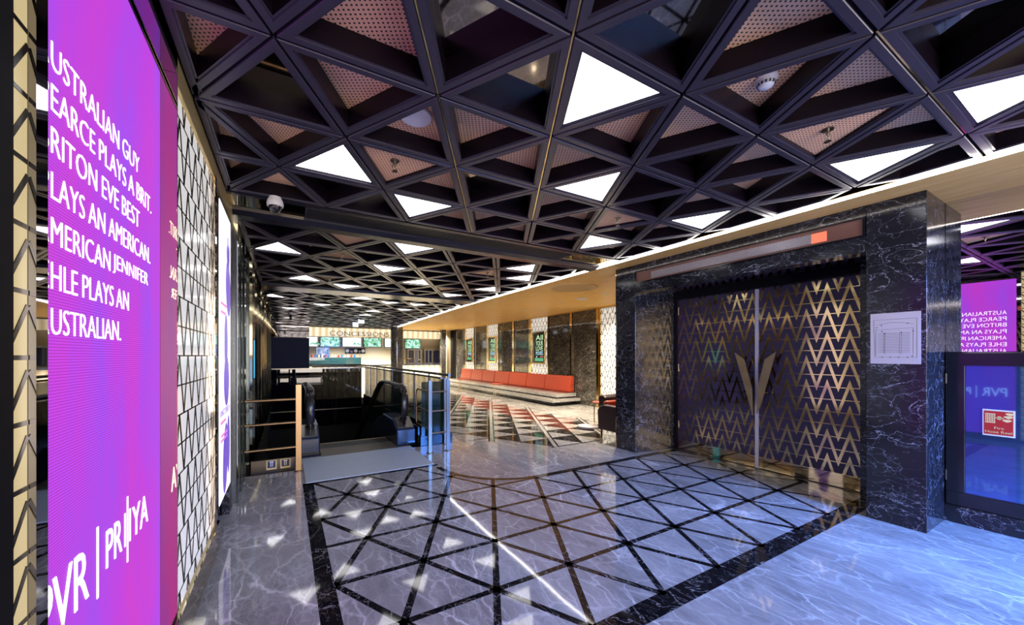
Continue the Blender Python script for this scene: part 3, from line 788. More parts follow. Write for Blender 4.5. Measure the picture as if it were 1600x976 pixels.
# run of mirrored fins and dark marble beyond the poster
b = MB(); b.box(-.53, 4.34, 0, XL-.01, 4.62, 2.95); struct(b.build('trim_15', marble('dull_black_marble', (.03, .026, .03), (.012, .011, .013), (.30, .29, .33), 3.8, .5, .4, 0, .8, .1)))
fins = [(4.62, 4.70, .03, 'fin'), (4.70, 4.98, -.02, 'bronze'), (4.98, 5.06, .03, 'fin'), (5.06, 5.34, -.02, 'darkmirror'), (5.34, 5.50, .03, 'fin')]
for y0, y1, d, m in fins:
    b = MB(); b.box(-.53, y0, 0, XL+d, y1, 2.95); struct(b.build('trim_16', M[m]))
y = 5.56; k = 0
while y < 14.4:
    m = ['bronze', 'fin', 'darkmirror', 'goldmirror'][k % 4]; wdt = .30 if k % 2 == 0 else .16
    y1 = min(y+wdt, 14.45)
    b = MB(); b.extr([(-.555, y, -.2), (XL+(.04 if k % 2 else -.03), y, -.2), (XL-.02, y1, -.2), (-.555, y1, -.2)], (0, 0, 3.13)); struct(b.build('trim_17', M[m]))
    y = y1+.012; k += 1
# bright cyan display seen on the wall fins
t = thing('info_screen', 'slim cyan lit display on the mirrored left wall beyond the rail', 'video screen', (XL, 6.6, 1.2))
MB().box(XL-.02, 6.50, 1.15, XL+.045, 6.72, 1.75).build('frame', M['black'], t)
MB().box(XL+.045, 6.51, 1.17, XL+.048, 6.71, 1.73).build('display', M['cyan'], t)

# end wall of the void: dark marble below, mirror above
b = MB(); b.box(-.53, 14.62, 0, .70, 14.74, 2.12); struct(b.build('wall_end', plain('navy_gloss', (.006, .009, .035), .5, spec=.15)))
b = MB(); b.box(-.53, 14.64, 2.14, .70, 14.72, 2.93); struct(b.build('trim_18', M['darkmirror']))

# ------------------------------------------------------------------ ESCALATOR WELL AND RAILS
t = thing('escalator', 'escalator going down into the dark well on the left', 'escalator', (1.0, 6.2, 0))
MB().extr([(.20, 4.935, 0), (1.785, 4.935, 0), (1.785, 6.10, 0), (.20, 6.10, 0)], (0, 0, .008)).build('landing_plate', M['plate'], t, bevel=.003)
b = MB(); b.box(.46, 6.10, -.06, 1.60, 6.62, .004)
for q in range(38): b.box(.47+q*.03, 6.12, .004, .482+q*.03, 6.62, .010)
b.build('comb_plate', plain('comb_metal', (.22, .20, .17), .4, .7), t)
sl = math.tan(math.radians(30))
steps = MB(); zc = 0; y = 6.62; 
stp = plain('step_metal', (.05, .05, .055), .45, .6)
for q in range(11):
    drop = 0 if q == 0 else (.10 if q == 1 else .21)
    zc -= drop
    s = MB(); s.box(.47, y, zc-.18, 1.59, y+.40, zc-.004)
    for r_ in range(22): s.box(.48+r_*.05, y+.005, zc-.004, .505+r_*.05, y+.395, zc+.004)
    s.build('step', stp, t)
    e = MB(); e.box(.47, y+.375, zc+.0045, 1.59, y+.40, zc+.006); e.build('step_edge', M['signgold'], t)
    y += .405
def rail_path(X, s):
    P = []
    yf, top = 6.27, .98
    for q in range(13):                                       # newel curve
        a = -PI/2+PI*q/12
        P.append((X, yf-math.cos(a)*.26+.26, .66+math.sin(a)*.32))
    P += [(X, 7.1, top), (X, 7.75, top), (X, 8.0, top-.03), (X, 8.25, top-.12)]
    yy = 8.25; z_ = top-.12
    for q in range(8): yy += .45; z_ -= .45*sl; P.append((X, yy, z_))
    return P
for X, nm in ((.315, 'l'), (1.74, 'r')):
    P = rail_path(X, 0)
    hr = MB()
    for i in range(len(P)-1):                                 # flat handrail of oval section as a swept box
        pass
    hr.tube(P, .036, 14)
    for v_ in hr.v: v_.x = X+(v_.x-X)*1.75
    ho = hr.build('handrail', M['rubber'], t)
    # metal rail under the belt and glass balustrade
    Q = [Vector(p) for p in P]
    inner = [(p.x, p.y+(.05 if k < 7 else 0), p.z-(.05 if k >= 7 else 0)) for k, p in enumerate(Q)]
    gb = MB()
    top_pts = [Vector(q) for q in inner[3:]]
    gl = [(X-.005, p.y, p.z) for p in top_pts]; 
    base = [(X-.005, top_pts[-1].y, top_pts[-1].z-.75), (X-.005, 8.2, .02), (X-.005, 7.4, .20), (X-.005, 6.5, .25)]
    for k in range(len(top_pts)-1):
        a, b2 = top_pts[k], top_pts[k+1]
        def low(y): return .22 if y < 7.4 else (.22-(y-7.4)*.25 if y < 8.2 else .02-(y-8.2)*sl)
        gb.add([(X-.005, a.y, a.z), (X-.005, b2.y, b2.z), (X-.005, b2.y, low(b2.y)), (X-.005, a.y, low(a.y)), (X+.005, a.y, a.z), (X+.005, b2.y, b2.z), (X+.005, b2.y, low(b2.y)), (X+.005, a.y, low(a.y))],
               [(0,1,2,3), (4,7,6,5), (0,4,5,1), (3,2,6,7), (0,3,7,4), (1,5,6,2)])
    gb.build('balustrade_glass', M['glass'], t)
    # newel base with a sloping metal top
    w0, w1 = (X-.145, X+.125) if nm == 'l' else (X-.15, X+.17)
    nb = MB(); nb.extr([(w0, 6.20, 0), (w0, 6.20, .26), (w0, 6.50, .42), (w0, 7.2, .42), (w0, 8.1, .12), (w0, 8.9, -.34), (w0, 8.9, -.60), (w0, 7.4, -.25), (w0, 6.8, 0)], (w1-w0, 0, 0))
    nb.build('newel_base', M['blueplastic'], t, bevel=.02)
    tp = MB(); tp.extr([(w0+.03, 6.235, .288), (w0+.03, 6.50, .425), (w1-.03, 6.50, .425), (w1-.03, 6.235, .288)], (0, -.004, .012)); tp.build('deck_plate', plain('deck_metal', (.34, .33, .30), .3, .9), t)
    sb = MB(); sb.box(w0+.01, 6.186, .02, w1-.01, 6.205, .07); sb.build('kick_strip', M['black'], t)
b = MB(); b.lathe([(.018, 0), (.018, .008)], (1.76, 6.36, .365), (0, -.45, .9), 16); b.build('stop_button', M['signred'], t)
b = MB(); b.box(1.69, 6.27, .315, 1.83, 6.273, .318); 
MB().extr([(1.70, 6.30, .325), (1.82, 6.30, .325), (1.82, 6.38, .367), (1.70, 6.38, .367)], (0, -.003, .007)).build('warning_label', M['lilac'], t)

# floor edging and black plinth under the glass balustrade
pl = MB(); pl.box(1.94, 6.02, -.25, 2.50, 6.14, .16); pl.box(2.38, 6.14, -.25, 2.50, 13.9, .16); pl.box(1.93, 6.14, -.6, 1.97, 9.2, .30)
struct(pl.build('trim_19', M['black']))
t = thing('glass_balustrade', 'long green glass balustrade with twin steel top rails around the well', 'balustrade', (2.44, 10, .16))
b = MB(); b.box(1.97, 6.075, .16, 2.44, 6.087, 1.06); b.build('glass_panel', M['glass'], t)
for q in range(8): MB().box(2.434, 6.10+q*.97, .16, 2.446, 6.10+q*.97+.95, 1.08).build('glass_panel', M['glass'], t)
MB().tube([(2.42, 5.95, 1.17), (2.42, 13.0, 1.17), (2.36, 13.5, 1.17), (2.1, 13.95, 1.17), (1.7, 14.12, 1.17), (.75, 14.15, 1.17)], .026, 12).build('top_rail', M['steel'], t)
MB().tube([(2.30, 6.02, 1.12), (2.30, 13.0, 1.12), (2.25, 13.4, 1.12), (2.05, 13.85, 1.12), (1.68, 14.04, 1.12), (.75, 14.08, 1.12)], .018, 12).build('top_rail', M['steel'], t)
for q in range(9):
    yb = 6.09+q*.97
    MB().box(2.425, yb-.015, .16, 2.455, yb+.01, 1.15).build('post', M['steel'], t)
t = thing('glass_balustrade', 'black glass balustrade across the far end of the escalator well', 'balustrade', (1.0, 14.16, 0))
MB().box(-.44, 14.14, -.9, 2.36, 14.18, 1.05).build('glass_panel', M['darkglass'], t)
MB().box(-.44, 14.125, 1.05, 2.36, 14.195, 1.08).build('cap', M['steel'], t)
MB().box(-.44, 14.12, -.36, 2.36, 14.14, -.33).build('slab_line', M['steel'], t)

# gold barrier on the left
t = thing('barrier_rail', 'brass three-bar barrier between the left wall and the escalator', 'barrier', (-.1, 5.53, 0))
MB().box(.105, 5.515, 0, .175, 5.545, 1.125).build('post', M['brass'], t, bevel=.004)
MB().lathe([(.055, 0), (.055, .008), (.045, .012)], (.14, 5.53, 0), n=20).build('base_plate', M['brass'], t)
for zz in (.315, .635, .935): MB().tube([(-.43, 5.53, zz), (.11, 5.53, zz)], .016, 12).build('rail', M['brass'], t)
# steel barrier on the right
t = thing('barrier_rail', 'shiny steel barrier with brass bars right of the escalator', 'barrier', (2.1, 5.55, 0))
for x, yv in ((1.93, 5.53), (2.235, 5.55), (2.36, 5.98)):
    MB().box(x-.028, yv-.012, 0, x+.028, yv+.012, 1.12).build('post', M['steel'], t, bevel=.003)
    MB().lathe([(.058, 0), (.058, .008), (.045, .014)], (x, yv, 0), n=20).build('base_plate', M['steel'], t)
for zz in (.30, .64, .94):
    MB().tube([(1.93, 5.53, zz), (2.235, 5.55, zz)], .013, 10).build('rail', M['brass'], t)
MB().tube([(1.93, 5.545, .94), (1.93, 6.16, .94), (1.93, 6.22, .91), (1.93, 6.23, .86), (1.93, 6.23, .36)], .012, 10).build('rail', M['brass'], t)
for zz in (.64, .36): MB().tube([(1.93, 5.545, zz), (1.93, 6.23, zz)], .011, 10).build('rail', M['brass'], t)

# safety stickers on the low panel behind the barrier
pn = MB(); pn.box(-.40, 5.80, -.4, .12, 5.83, .12); struct(pn.build('trim_20', plain('side_panel', (.12, .09, .06), .4, .5)))
for x0, lab in ((-.23, 'small yellow safety sticker on the left behind the brass barrier'), (-.07, 'small yellow safety sticker beside the brass barrier post')):
    t = thing('safety_sticker', lab, 'sticker', (x0+.055, 5.797, -.01), 'safety stickers by the escalator')
    MB().box(x0, 5.794, -.01, x0+.12, 5.799, .115).build('backing', M['signgold'], t)
    b = MB(); b.box(x0+.015, 5.791, .015, x0+.105, 5.794, .105); b.build('panel', M['ink'], t)
    b = MB(); b.box(x0+.045, 5.789, .03, x0+.055, 5.791, .08); b.box(x0+.065, 5.789, .03, x0+.075, 5.791, .08); b.lathe([(.012, 0), (.012, .002)], (x0+.05, 5.791, .09), (0,-1,0), 12); b.lathe([(.012, 0), (.012, .002)], (x0+.072, 5.791, .09), (0,-1,0), 12)
    b.build('pictogram', M['white'], t)

# ------------------------------------------------------------------ DOORWAY, COLUMN, PIER
col = MB(); col.box(4.70, .966, 0, 5.285, 1.345, SOF)
struct(col.build('trim_21', M['bmarble'], bevel=.004))
pier = MB(); pier.extr([(4.70, 3.99, 0), (5.45, 3.87, 0), (5.54, 3.87, 0), (5.54, 4.36, 0), (4.69, 4.36, 0)], (0, 0, SOF))
struct(pier.build('trim_22', M['bmarble'], bevel=.004))
MB().box(4.685, 4.362, 0, 5.5, 4.372, SOF).build('trim_23', M['gold'])['kind'] = 'structure'
rj = MB(); rj.box(5.29, 1.02, 0, 5.54, 1.56, 2.66); struct(rj.build('trim_24', M['bmarble']))
lin = MB(); lin.box(4.70, 1.347, 2.47, 4.90, 3.988, 2.61); lin.box(4.70, 1.347, 2.80, 4.90, 3.988, SOF); lin.box(4.74, 1.347, 2.61, 4.90, 3.988, 2.80)
struct(lin.build('trim_25', M['bmarble']))
rc = MB(); rc.box(4.90, 1.347, 2.66, 5.54, 3.90, 2.70); struct(rc.build('trim_26', M['black']))
hd = MB(); hd.box(5.44, 1.56, 2.395, 5.54, 3.868, 2.52); hd.box(5.46, 3.795, 0, 5.54, 3.868, 2.395); hd.box(5.46, 1.56, 0, 5.54, 1.60, 2.395)
struct(hd.build('trim_27', M['black'], bevel=.004))
tr = MB(); tr.box(5.50, 1.56, 2.52, 5.54, 3.868, 2.66); struct(tr.build('trim_28', M['door']))
# ticker display in the lintel
t = thing('ticker_display', 'long ticker display with a red-lit end above the zigzag doors', 'ticker display', (4.70, 2.67, 2.61))
MB().box(4.700, 1.36, 2.625, 4.735, 3.98, 2.785).build('housing', M['maroon'], t)
fr = MB(); fr.box(4.685, 1.35, 2.612, 4.738, 3.985, 2.626); fr.box(4.685, 1.35, 2.784, 4.738, 3.985, 2.798); fr.box(4.685, 1.35, 2.626, 4.738, 1.366, 2.784); fr.box(4.685, 3.969, 2.626, 4.738, 3.985, 2.784)
fr.build('frame', M['black'], t)
MB().box(4.694, 1.76, 2.648, 4.700, 3.70, 2.745).build('display', M['tickmesh'], t)
MB().box(4.694, 1.635, 2.648, 4.700, 1.76, 2.745).build('display', M['tickred'], t)
# doors
def leaf(name, y0, y1):
    d = MB(); d.box(5.47, y0, .008, 5.52, y1, 2.39); o = struct(d.build(name, M['door'], origin=(5.5, (y0+y1)/2, 0)))
    MB().box(5.462, y0+.004, .012, 5.470, y1-.004, .165).build('kick_plate', M['goldmirror'], o)
    return o
dl = leaf('door_1', 2.652, 3.793); dr = leaf('door_2', 1.602, 2.630)
MB().box(5.455, 2.622, .01, 5.47, 2.662, 2.385).build('meeting_strip', M['doorstrip'], dl)
for zz in (.35, 1.25, 2.15): MB().tube([(5.463, 3.788, zz), (5.463, 3.788, zz+.12)], .009, 8).build('hinge', M['steel'], dl)
XH = 5.36
def handle(pts, par, nm):
    P = [at_x(px, py, XH) for px, py in pts]
    b = MB(); b.extr(P, (.022, 0, 0)); h = b.build('handle', M['handle'], par, bevel=.003)
    c0 = P[len(P)//2-1]
    s = MB(); s.tube([Vector((XH+.02, c0.y, 1.02)), Vector((5.47, c0.y, 1.02))], .012, 10); s.build('stand_off', M['bronze'], h)
M['handle'] = plain('hammered_bronze', (.34, .26, .15), .38, .5, var=.35)
handle([(1147.6,551), (1162,561), (1174,605), (1175.5,649), (1169,625)], dl, 'l')
handle([(1212,549), (1194.6,561.5), (1182.7,606.6), (1181.7,647), (1189,630.6)], dr, 'r')

# seating plan on the column
t = thing('seating_plan', 'white square seating plan sign with fine lines on the marble column', 'sign', (4.698, 1.155, 1.428))
MB().box(4.692, .998, 1.428, 4.699, 1.313, 1.882).build('board', M['lilac'], t)
pp = lambda u, v: (1.313-u*.315, 1.882-v*.454)           # u to the right, v down in the sign
ln = MB()
def pline(u0, v0, u1, v1, wd=.0016):
    (ya, za), (yb, zb_) = pp(u0, v0), pp(u1, v1); d = Vector((yb-ya, zb_-za)); n_ = Vector((-d.y, d.x)).normalized()*wd/2
    ln.extr([(4.692, ya-n_.x, za-n_.y), (4.692, yb-n_.x, zb_-n_.y), (4.692, yb+n_.x, zb_+n_.y), (4.692, ya+n_.x, za+n_.y)], (-.0008, 0, 0))
for a in ((.07,.13,.93,.13), (.93,.13,.93,.87), (.93,.87,.10,.87), (.10,.87,.07,.13), (.12,.33,.12,.83), (.12,.33,.86,.31), (.86,.31,.86,.80)): pline(*a)
pr = [(.13+.72*i/12, .235-.045*math.sin(PI*i/12)) for i in range(13)]
for a, b2 in zip(pr[:-1], pr[1:]): pline(*a, *b2, .002)
for r_ in range(13):
    v = .40+r_*.031
    for u0, u1 in ((.16,.28), (.31,.60), (.64,.80)): pline(u0, v, u1, v, .0022)
for u in (.285, .305, .605, .635): pline(u, .39, u, .80, .0012)
for u, v in ((.12,.28), (.22,.24), (.74,.22), (.23,.36), (.29,.40), (.62,.39), (.85,.37), (.24,.87), (.40,.87), (.57,.87), (.74,.87), (.83,.85)): pline(u, v, u+.025, v, .008)
ln.build('drawing', M['ink'], t)

# mirror wall above the hose cabinet, marble skirting
mr = MB(); mr.box(5.255, -4.5, 1.535, 5.287, .964, SOF); struct(mr.build('trim_29', M['mirror']))
sk = MB(); sk.box(5.235, -4.5, 0, 5.287, .964, .155); struct(sk.build('baseboard_right', M['bmarble']))
cb = MB(); cb.box(5.24, -4.5, .157, 5.287, -.02, 1.533); struct(cb.build('trim_30', M['black']))
t = thing('fire_hose_cabinet', 'dark fire hose cabinet with blue glass door below the mirror', 'cabinet', (5.25, .46, .157))
MB().box(5.25, -.015, .157, 5.287, .962, 1.533).build('body', M['black'], t)
fr = MB(); fr.box(5.215, -.01, .165, 5.25, .957, .285); fr.box(5.215, -.01, 1.412, 5.25, .957, 1.527); fr.box(5.215, .846, .285, 5.25, .957, 1.412); fr.box(5.215, -.01, .285, 5.25, .10, 1.412)
fo = fr.build('door', M['black'], t, bevel=.004)
M['cabglass'] = plain('tinted_mirror_glass', (.10, .20, .48), .03, .85)
MB().box(5.234, .10, .285, 5.246, .846, 1.412).build('glass', M['cabglass'], fo)
for zz in (.38, 1.25): MB().tube([(5.208, .955, zz), (5.208, .955, zz+.09)], .009, 8).build('hinge', M['black'], fo)
t = thing('fire_hose_sign', 'red square fire hose reel sign on the cabinet glass', 'sign', (5.232, .665, .82))
MB().box(5.228, .585, .82, 5.233, .752, 1.043).build('board', M['white'], t)
MB().box(5.226, .594, .832, 5.228, .743, 1.031).build('panel', M['signred'], t)
hs = lambda a, z, d: (5.2255-d, a, z)
text_mesh('text_line', 'Fire', M['signgold'], t, .690, .640, .879, .899, hs, .0006)
text_mesh('text_line', 'Hose Reel', M['signgold'], t, .737, .600, .845, .866, hs, .0006)
b = MB()
for q in range(6): b.box(5.225, .736-q*.009, .935+(0 if q not in (0,5) else .0), 5.226, .731-q*.009, 1.005)
b.box(5.225, .738, .930, 5.226, .684, .936); b.box(5.225, .738, 1.004, 5.226, .684, 1.010)
b.lathe([(.014, 0), (.014, .001)], (5.226, .664, .975), (-1,0,0), 16); b.box(5.225, .684, .972, 5.226, .640, .978)
for cy, cz, r_ in ((.625, .955, 0), (.618, .985, .3), (.610, 1.010, .6)):
    P = [(5.226, cy+.022*math.cos(a)+(.006*math.sin(2*a)), cz+.012*math.sin(a)+r_*.0) for a in [2*PI*k/14 for k in range(14)]]; b.extr(P, (-.001, 0, 0))
b.build('pictogram', M['signgold'], t)

# ------------------------------------------------------------------ CORRIDOR WALL
XW = 7.90
def yw(px, X=XW): return at_x(px, 555, X).y
segs = [('lattice', 975, 937), ('gold', 936.4, 932.6), ('marble', 932, 895), ('gold', 894.5, 891.5), ('marble', 891, 858), ('screen', 857, 829), ('gold', 828.5, 827.3), ('marble', 827, 804), ('gold', 803.6, 801.4), ('marble', 801, 780),
        ('screen', 779, 761), ('marble', 760, 743), ('screen', 741.5, 727), ('marble', 726, 713)]
names = {0: None}
ns = 0
labs = ['lit advert screen with green lettering above the red bench, nearest the pier', 'lit advert screen above the red bench, middle of the three', 'lit advert screen above the far end of the red bench']
wlab = ['white zigzag panel beside the marble pier and the armchair', 'white zigzag panel around the advert screen nearest the pier', 'white zigzag panel around the middle advert screen', 'white zigzag panel around the farthest advert screen']
wn = 0
RW = lambda d0=0.0: (lambda a, z, d: (XW+.03-d0-d, a, z))
for kind, pa, pb in segs:
    ya, yb = yw(pa), yw(pb)
    if kind == 'marble':
        struct(MB().box(XW, ya, 0, 7.955, yb, 2.86).build('trim_31', M['dmarble']))
    elif kind == 'gold':
        struct(MB().box(XW-.03, ya, 0, 7.955, yb, 2.86).build('trim_32', M['gold']))
    else:
        t = thing('wall_panel', wlab[wn], 'wall panel', (XW+.03, (ya+yb)/2, .1), 'white zigzag panels on the corridor wall'); wn += 1
        MB().box(XW+.03, ya, .1, 7.955, yb, 2.86).build('backing', M['whiteglow'], t)
        z = MB(); zig_bars(z, ya+.05, yb-.05, .11, 2.85, .19, .30, .30, .016, .008, .15, RW(), th=.003, phase=ya+.05); z.build('lattice', M['lattice'], t)
        fr = MB(); fr.box(XW-.02, ya, .1, 7.954, ya+.05, 2.86); fr.box(XW-.02, yb-.05, .1, 7.954, yb, 2.86); fr.build('frame', M['gold'], t)
        if kind == 'screen':
            s0, s1 = ya+(yb-ya)*.15, yb-(yb-ya)*.15
            q = thing('advert_screen', labs[ns], 'advert screen', (XW-.01, (ya+yb)/2, 1.20), 'advert screens on the corridor wall'); ns += 1
            fr = MB(); fr.box(XW-.06, s0, 1.20, XW+.012, s0+.06, 2.36); fr.box(XW-.06, s1-.06, 1.20, XW+.012, s1, 2.36); fr.box(XW-.06, s0+.06, 1.20, XW+.012, s1-.06, 1.26); fr.box(XW-.06, s0+.06, 2.30, XW+.012, s1-.06, 2.36)
            fr.build('frame', M['gold'], q)
            MB().box(XW-.03, s0+.06, 1.26, XW+.010, s1-.06, 2.30).build('display', M['black'], q)
            pc = lambda a, z, d: (XW-.031-d, a, z)
            yy0, yy1 = s0+.12, s1-.22
            b = MB(); b.box(XW-.034, s0+.08, 1.30, XW-.031, s1-.16, 1.42); b.build('picture', M['adgreen'], q)
            MB().box(XW-.034, yy0+.0, 1.45, XW-.031, yy0+.16, 1.475).build('script_line', M['tickred'], q); MB().box(XW-.034, yy1-.07, 1.44, XW-.031, yy1-.03, 1.48).build('badge', M['text'], q)
            for k, (txt, za, zb_) in enumerate((('All', 2.06, 2.24), ('YOUR', 1.86, 2.03), ('LOVE', 1.68, 1.84), ('MOVIES', 1.52, 1.66))):
                text_mesh('lettering', txt, M['adblue'] if k == 3 else M['adtext'], q, yy1, yy0, za, zb_, pc, .001)
struct(MB().box(XW-.05, yw(975), 2.86, 7.955, 18.0, SOF).build('trim_33', M['gold']))
struct(MB().box(XW-.01, 4.40, 0, 7.955, yw(975)-.02, SOF).build('trim_34', M['dmarble']))
# stepped marble plinth
st = MB(); st.box(6.95, 9.0, 0, XW-.035, 17.6, .12, 1); st.box(6.80, 8.75, .12, XW-.035, 17.6, .20); st.box(7.18, 9.05, .20, XW-.035, 17.6, .24, 1); st.box(7.10, 8.95, .24, XW-.035, 17.6, .345)
tag(st.build('bench_plinth', [M['gmarble'], M['bmarble']]), 'stepped pale marble plinth carrying the long red bench', 'plinth')
# red bench: long seat and seven tufted backs
t = thing('banquette', 'long red quilted leather banquette on the marble plinth', 'bench', (7.5, 13, .345))
MB().box(7.46, 9.0, .345, 7.84, 17.35, .375).build('seat', M['seatred'], t, bevel=.008)
bks = [893, 853.5, 824.5, 797, 774.5, 755.5, 738, 722]
ys_ = [at_x(b_, 590, 7.72).y for b_ in bks]
for ya, yb in zip(ys_[:-1], ys_[1:]):
    b = MB(); b.extr([(7.62, ya+.008, .375), (7.84, ya+.008, .375), (7.84, ya+.008, .86), (7.70, ya+.008, .86)], (0, yb-ya-.016, 0)); b.build('back_cushion', M['quilt'], t, bevel=.025, seg=3)
# little tables by the bench
def ctable(x, y, lab, h=.55):
    t = thing('side_table', lab, 'side table', (x, y, 0), 'small side tables by the bench')
    MB().lathe([(.19, 0), (.19, .012), (.18, .016)], (x, y, 0), n=28).build('base', M['lilac'], t)
    for s in (-.07, .07): MB().tube([(x-.10, y+s, .014), (x-.10, y+s, h)], .010, 8).build('stem', M['gold'], t)
    MB().lathe([(.20, h), (.21, h+.008), (.21, h+.022), (.20, h+.028)], (x, y, 0), n=28).build('tabletop', M['red'], t)
p = at_z(777, 626, 0); ctable(p.x, p.y, 'small side table with red top in front of the middle of the bench')
p = at_z(722, 614, 0); ctable(p.x, p.y, 'small side table with red top at the far end of the bench')
p = at_z(918, 668, 0)
t = thing('side_table', 'low round lavender table beside the dark armchair', 'side table', (p.x, p.y, 0), 'small side tables by the bench')
MB().lathe([(.20, 0), (.21, .02), (.21, .045), (.19, .05)], (p.x, p.y, 0), n=36).build('base', M['lilac'], t)
MB().tube([(p.x+.17, p.y-.02, .045), (p.x+.17, p.y-.02, .50)], .012, 10).build('stem', M['gold'], t)
MB().lathe([(.17, .50), (.18, .51), (.18, .525), (.17, .53)], (p.x+.33, p.y-.05, 0), n=30).build('tabletop', M['red'], t)

# armchair behind the pier
t = thing('armchair', 'dark aubergine armchair with a red cushion half hidden by the marble pier', 'armchair', (5.5, 4.9, 0))
b = MB(); b.extr([(5.0, 5.10, .15), (5.0, 5.12, .50), (5.0, 5.06, .58), (5.0, 4.96, .61), (5.0, 4.55, .60), (5.0, 4.50, .55), (5.0, 4.50, .15)], (.13, .0, 0)); b.build('arm', M['purple'], t, bevel=.03, seg=4)
b = MB(); b.extr([(6.05, 5.10, .15), (6.05, 5.12, .50), (6.05, 5.06, .58), (6.05, 4.96, .61), (6.05, 4.55, .60), (6.05, 4.50, .55), (6.05, 4.50, .15)], (.13, .0, 0)); b.build('arm', M['purple'], t, bevel=.03, seg=4)
b = MB(); b.box(5.13, 4.50, .17, 6.05, 5.16, .34); b.build('seat_base', M['purple'], t, bevel=.02)
b = MB(); b.box(5.14, 4.48, .34, 6.04, 5.04, .48); b.build('seat_cushion', M['red'], t, bevel=.05, seg=4)
b = MB(); b.box(5.16, 5.02, .40, 6.02, 5.14, .66); b.build('back_cushion', M['red'], t, bevel=.05, seg=4)
b = MB(); b.extr([(5.26, 5.14, .20), (5.26, 5.30, .20), (5.26, 5.36, .68), (5.26, 5.33, .74), (5.26, 5.25, .75), (5.26, 5.16, .70)], (.85, 0, 0)); b.build('backrest', M['purple'], t, bevel=.03, seg=4)
for x, yv in ((5.04, 5.04), (5.04, 4.56), (6.13, 5.04), (6.13, 4.56)): MB().tube([(x, yv, 0), (x, yv, .16)], [.014, .02], 10).build('leg', M['black'], t)

# ------------------------------------------------------------------ CONCESSION COUNTER (far end)
YC = 21.0
def cx_(px): return at_y(px, 555, YC).x
def cz_(px, py): return at_y(px, py, YC).z
# fascia with the sign
fa = MB(); fa.box(cx_(478), YC, 2.50, cx_(612), YC+.25, 2.95); struct(fa.build('trim_35', M['reedlit']))
t = thing('shop_sign', 'lit CONCESSIONS lettering on the pale fascia above the menu screens', 'sign', ((cx_(515)+cx_(606))/2, YC-.05, 2.52))
text_mesh('lettering', 'CONCESSIONS', plain('sign_letters', (.28, .24, .26), .35, .3), t, cx_(515), cx_(608), 2.54, 2.78, lambda a, z, d: (a, YC-.04+d, z), .035)
MB().box(cx_(513), YC-.05, 2.505, cx_(610), YC-.005, 2.525).build('rail', M['gold'], t)
# menu screens
mx = [(478,497,'menuwhite'), (500,532,'menugreen'), (534.5,565,'menuwhite'), (567.5,596,'menugreen'), (600.5,611,'menuwhite')]
ml = ['leftmost white menu screen under the counter sign', 'green picture menu screen left of the middle white one', 'white menu screen in the middle under the counter sign', 'green picture menu screen right of the middle white one', 'narrow white menu screen beside the round marble column']
for (a, b2, m), lab in zip(mx, ml):
    t = thing('menu_screen', lab, 'menu screen', ((cx_(a)+cx_(b2))/2, YC, 1.96), 'menu screens over the counter')
    MB().box(cx_(a), YC-.02, 1.96, cx_(b2), YC+.06, 2.47).build('housing', M['black'], t)
    MB().box(cx_(a)+.03, YC-.024, 1.985, cx_(b2)-.03, YC-.02, 2.45).build('display', M[m], t)
    if m == 'menuwhite' and b2-a > 15:
        b = MB(); xm = cx_(a)+(cx_(b2)-cx_(a))*.72
        for q in range(5): b.lathe([(.045+.02*(q % 2), 0), (.045, .003)], (xm+(q-2)*.09, YC-.024, 2.10+.03*(q % 2)), (0,-1,0), 14)
        b.build('picture', M['menugreen'], t)
bp = MB(); bp.box(cx_(470), YC+.07, 0, cx_(612), YC+.2, 2.49); struct(bp.build('trim_36', M['wallcream']))
# pictures and notice on the back wall
t = thing('wall_picture', 'blue and white picture panel on the counter back wall', 'picture', (cx_(504), YC+.05, 1.45)); MB().box(cx_(494), YC+.03, 1.40, cx_(515), YC+.068, 1.93).build('board', M['black'], t)
MB().box(cx_(494.5), YC+.026, 1.42, cx_(514.5), YC+.03, 1.91).build('print', pic_mat('blue_picture', [(.35,(.05,.08,.16)), (.5,(.25,.40,.70)), (.62,(.85,.88,.95))], 6, .7), t)
t = thing('wall_picture', 'dark board with three round white motifs on the counter back wall', 'picture', (cx_(555), YC+.05, 1.62)); MB().box(cx_(539), YC+.03, 1.62, cx_(571), YC+.068, 1.90).build('board', M['black'], t)
for px in (543, 556, 567.5): MB().lathe([(.09, 0), (.09, .004)], (cx_(px), YC+.03, 1.76), (0,-1,0), 20).build('motif', M['white'], t)
for px in (549.5, 562): MB().lathe([(.06, 0), (.06, .004)], (cx_(px), YC+.03, 1.72), (0,-1,0), 16).build('motif', M['brass'], t)
# counter
YK = 19.9
def kx(px): return at_y(px, 555, YK).x
t = thing('counter', 'long concession counter with lit reeded front at the far end', 'counter', ((kx(478)+kx(612))/2, YK, 0))
MB().box(kx(474), YK, 0, kx(611), YK+.6, .98).build('body', M['reedlit'], t)
MB().box(kx(473), YK-.05, .98, kx(612), YK+.65, 1.03).build('worktop', M['bmarble'], t)
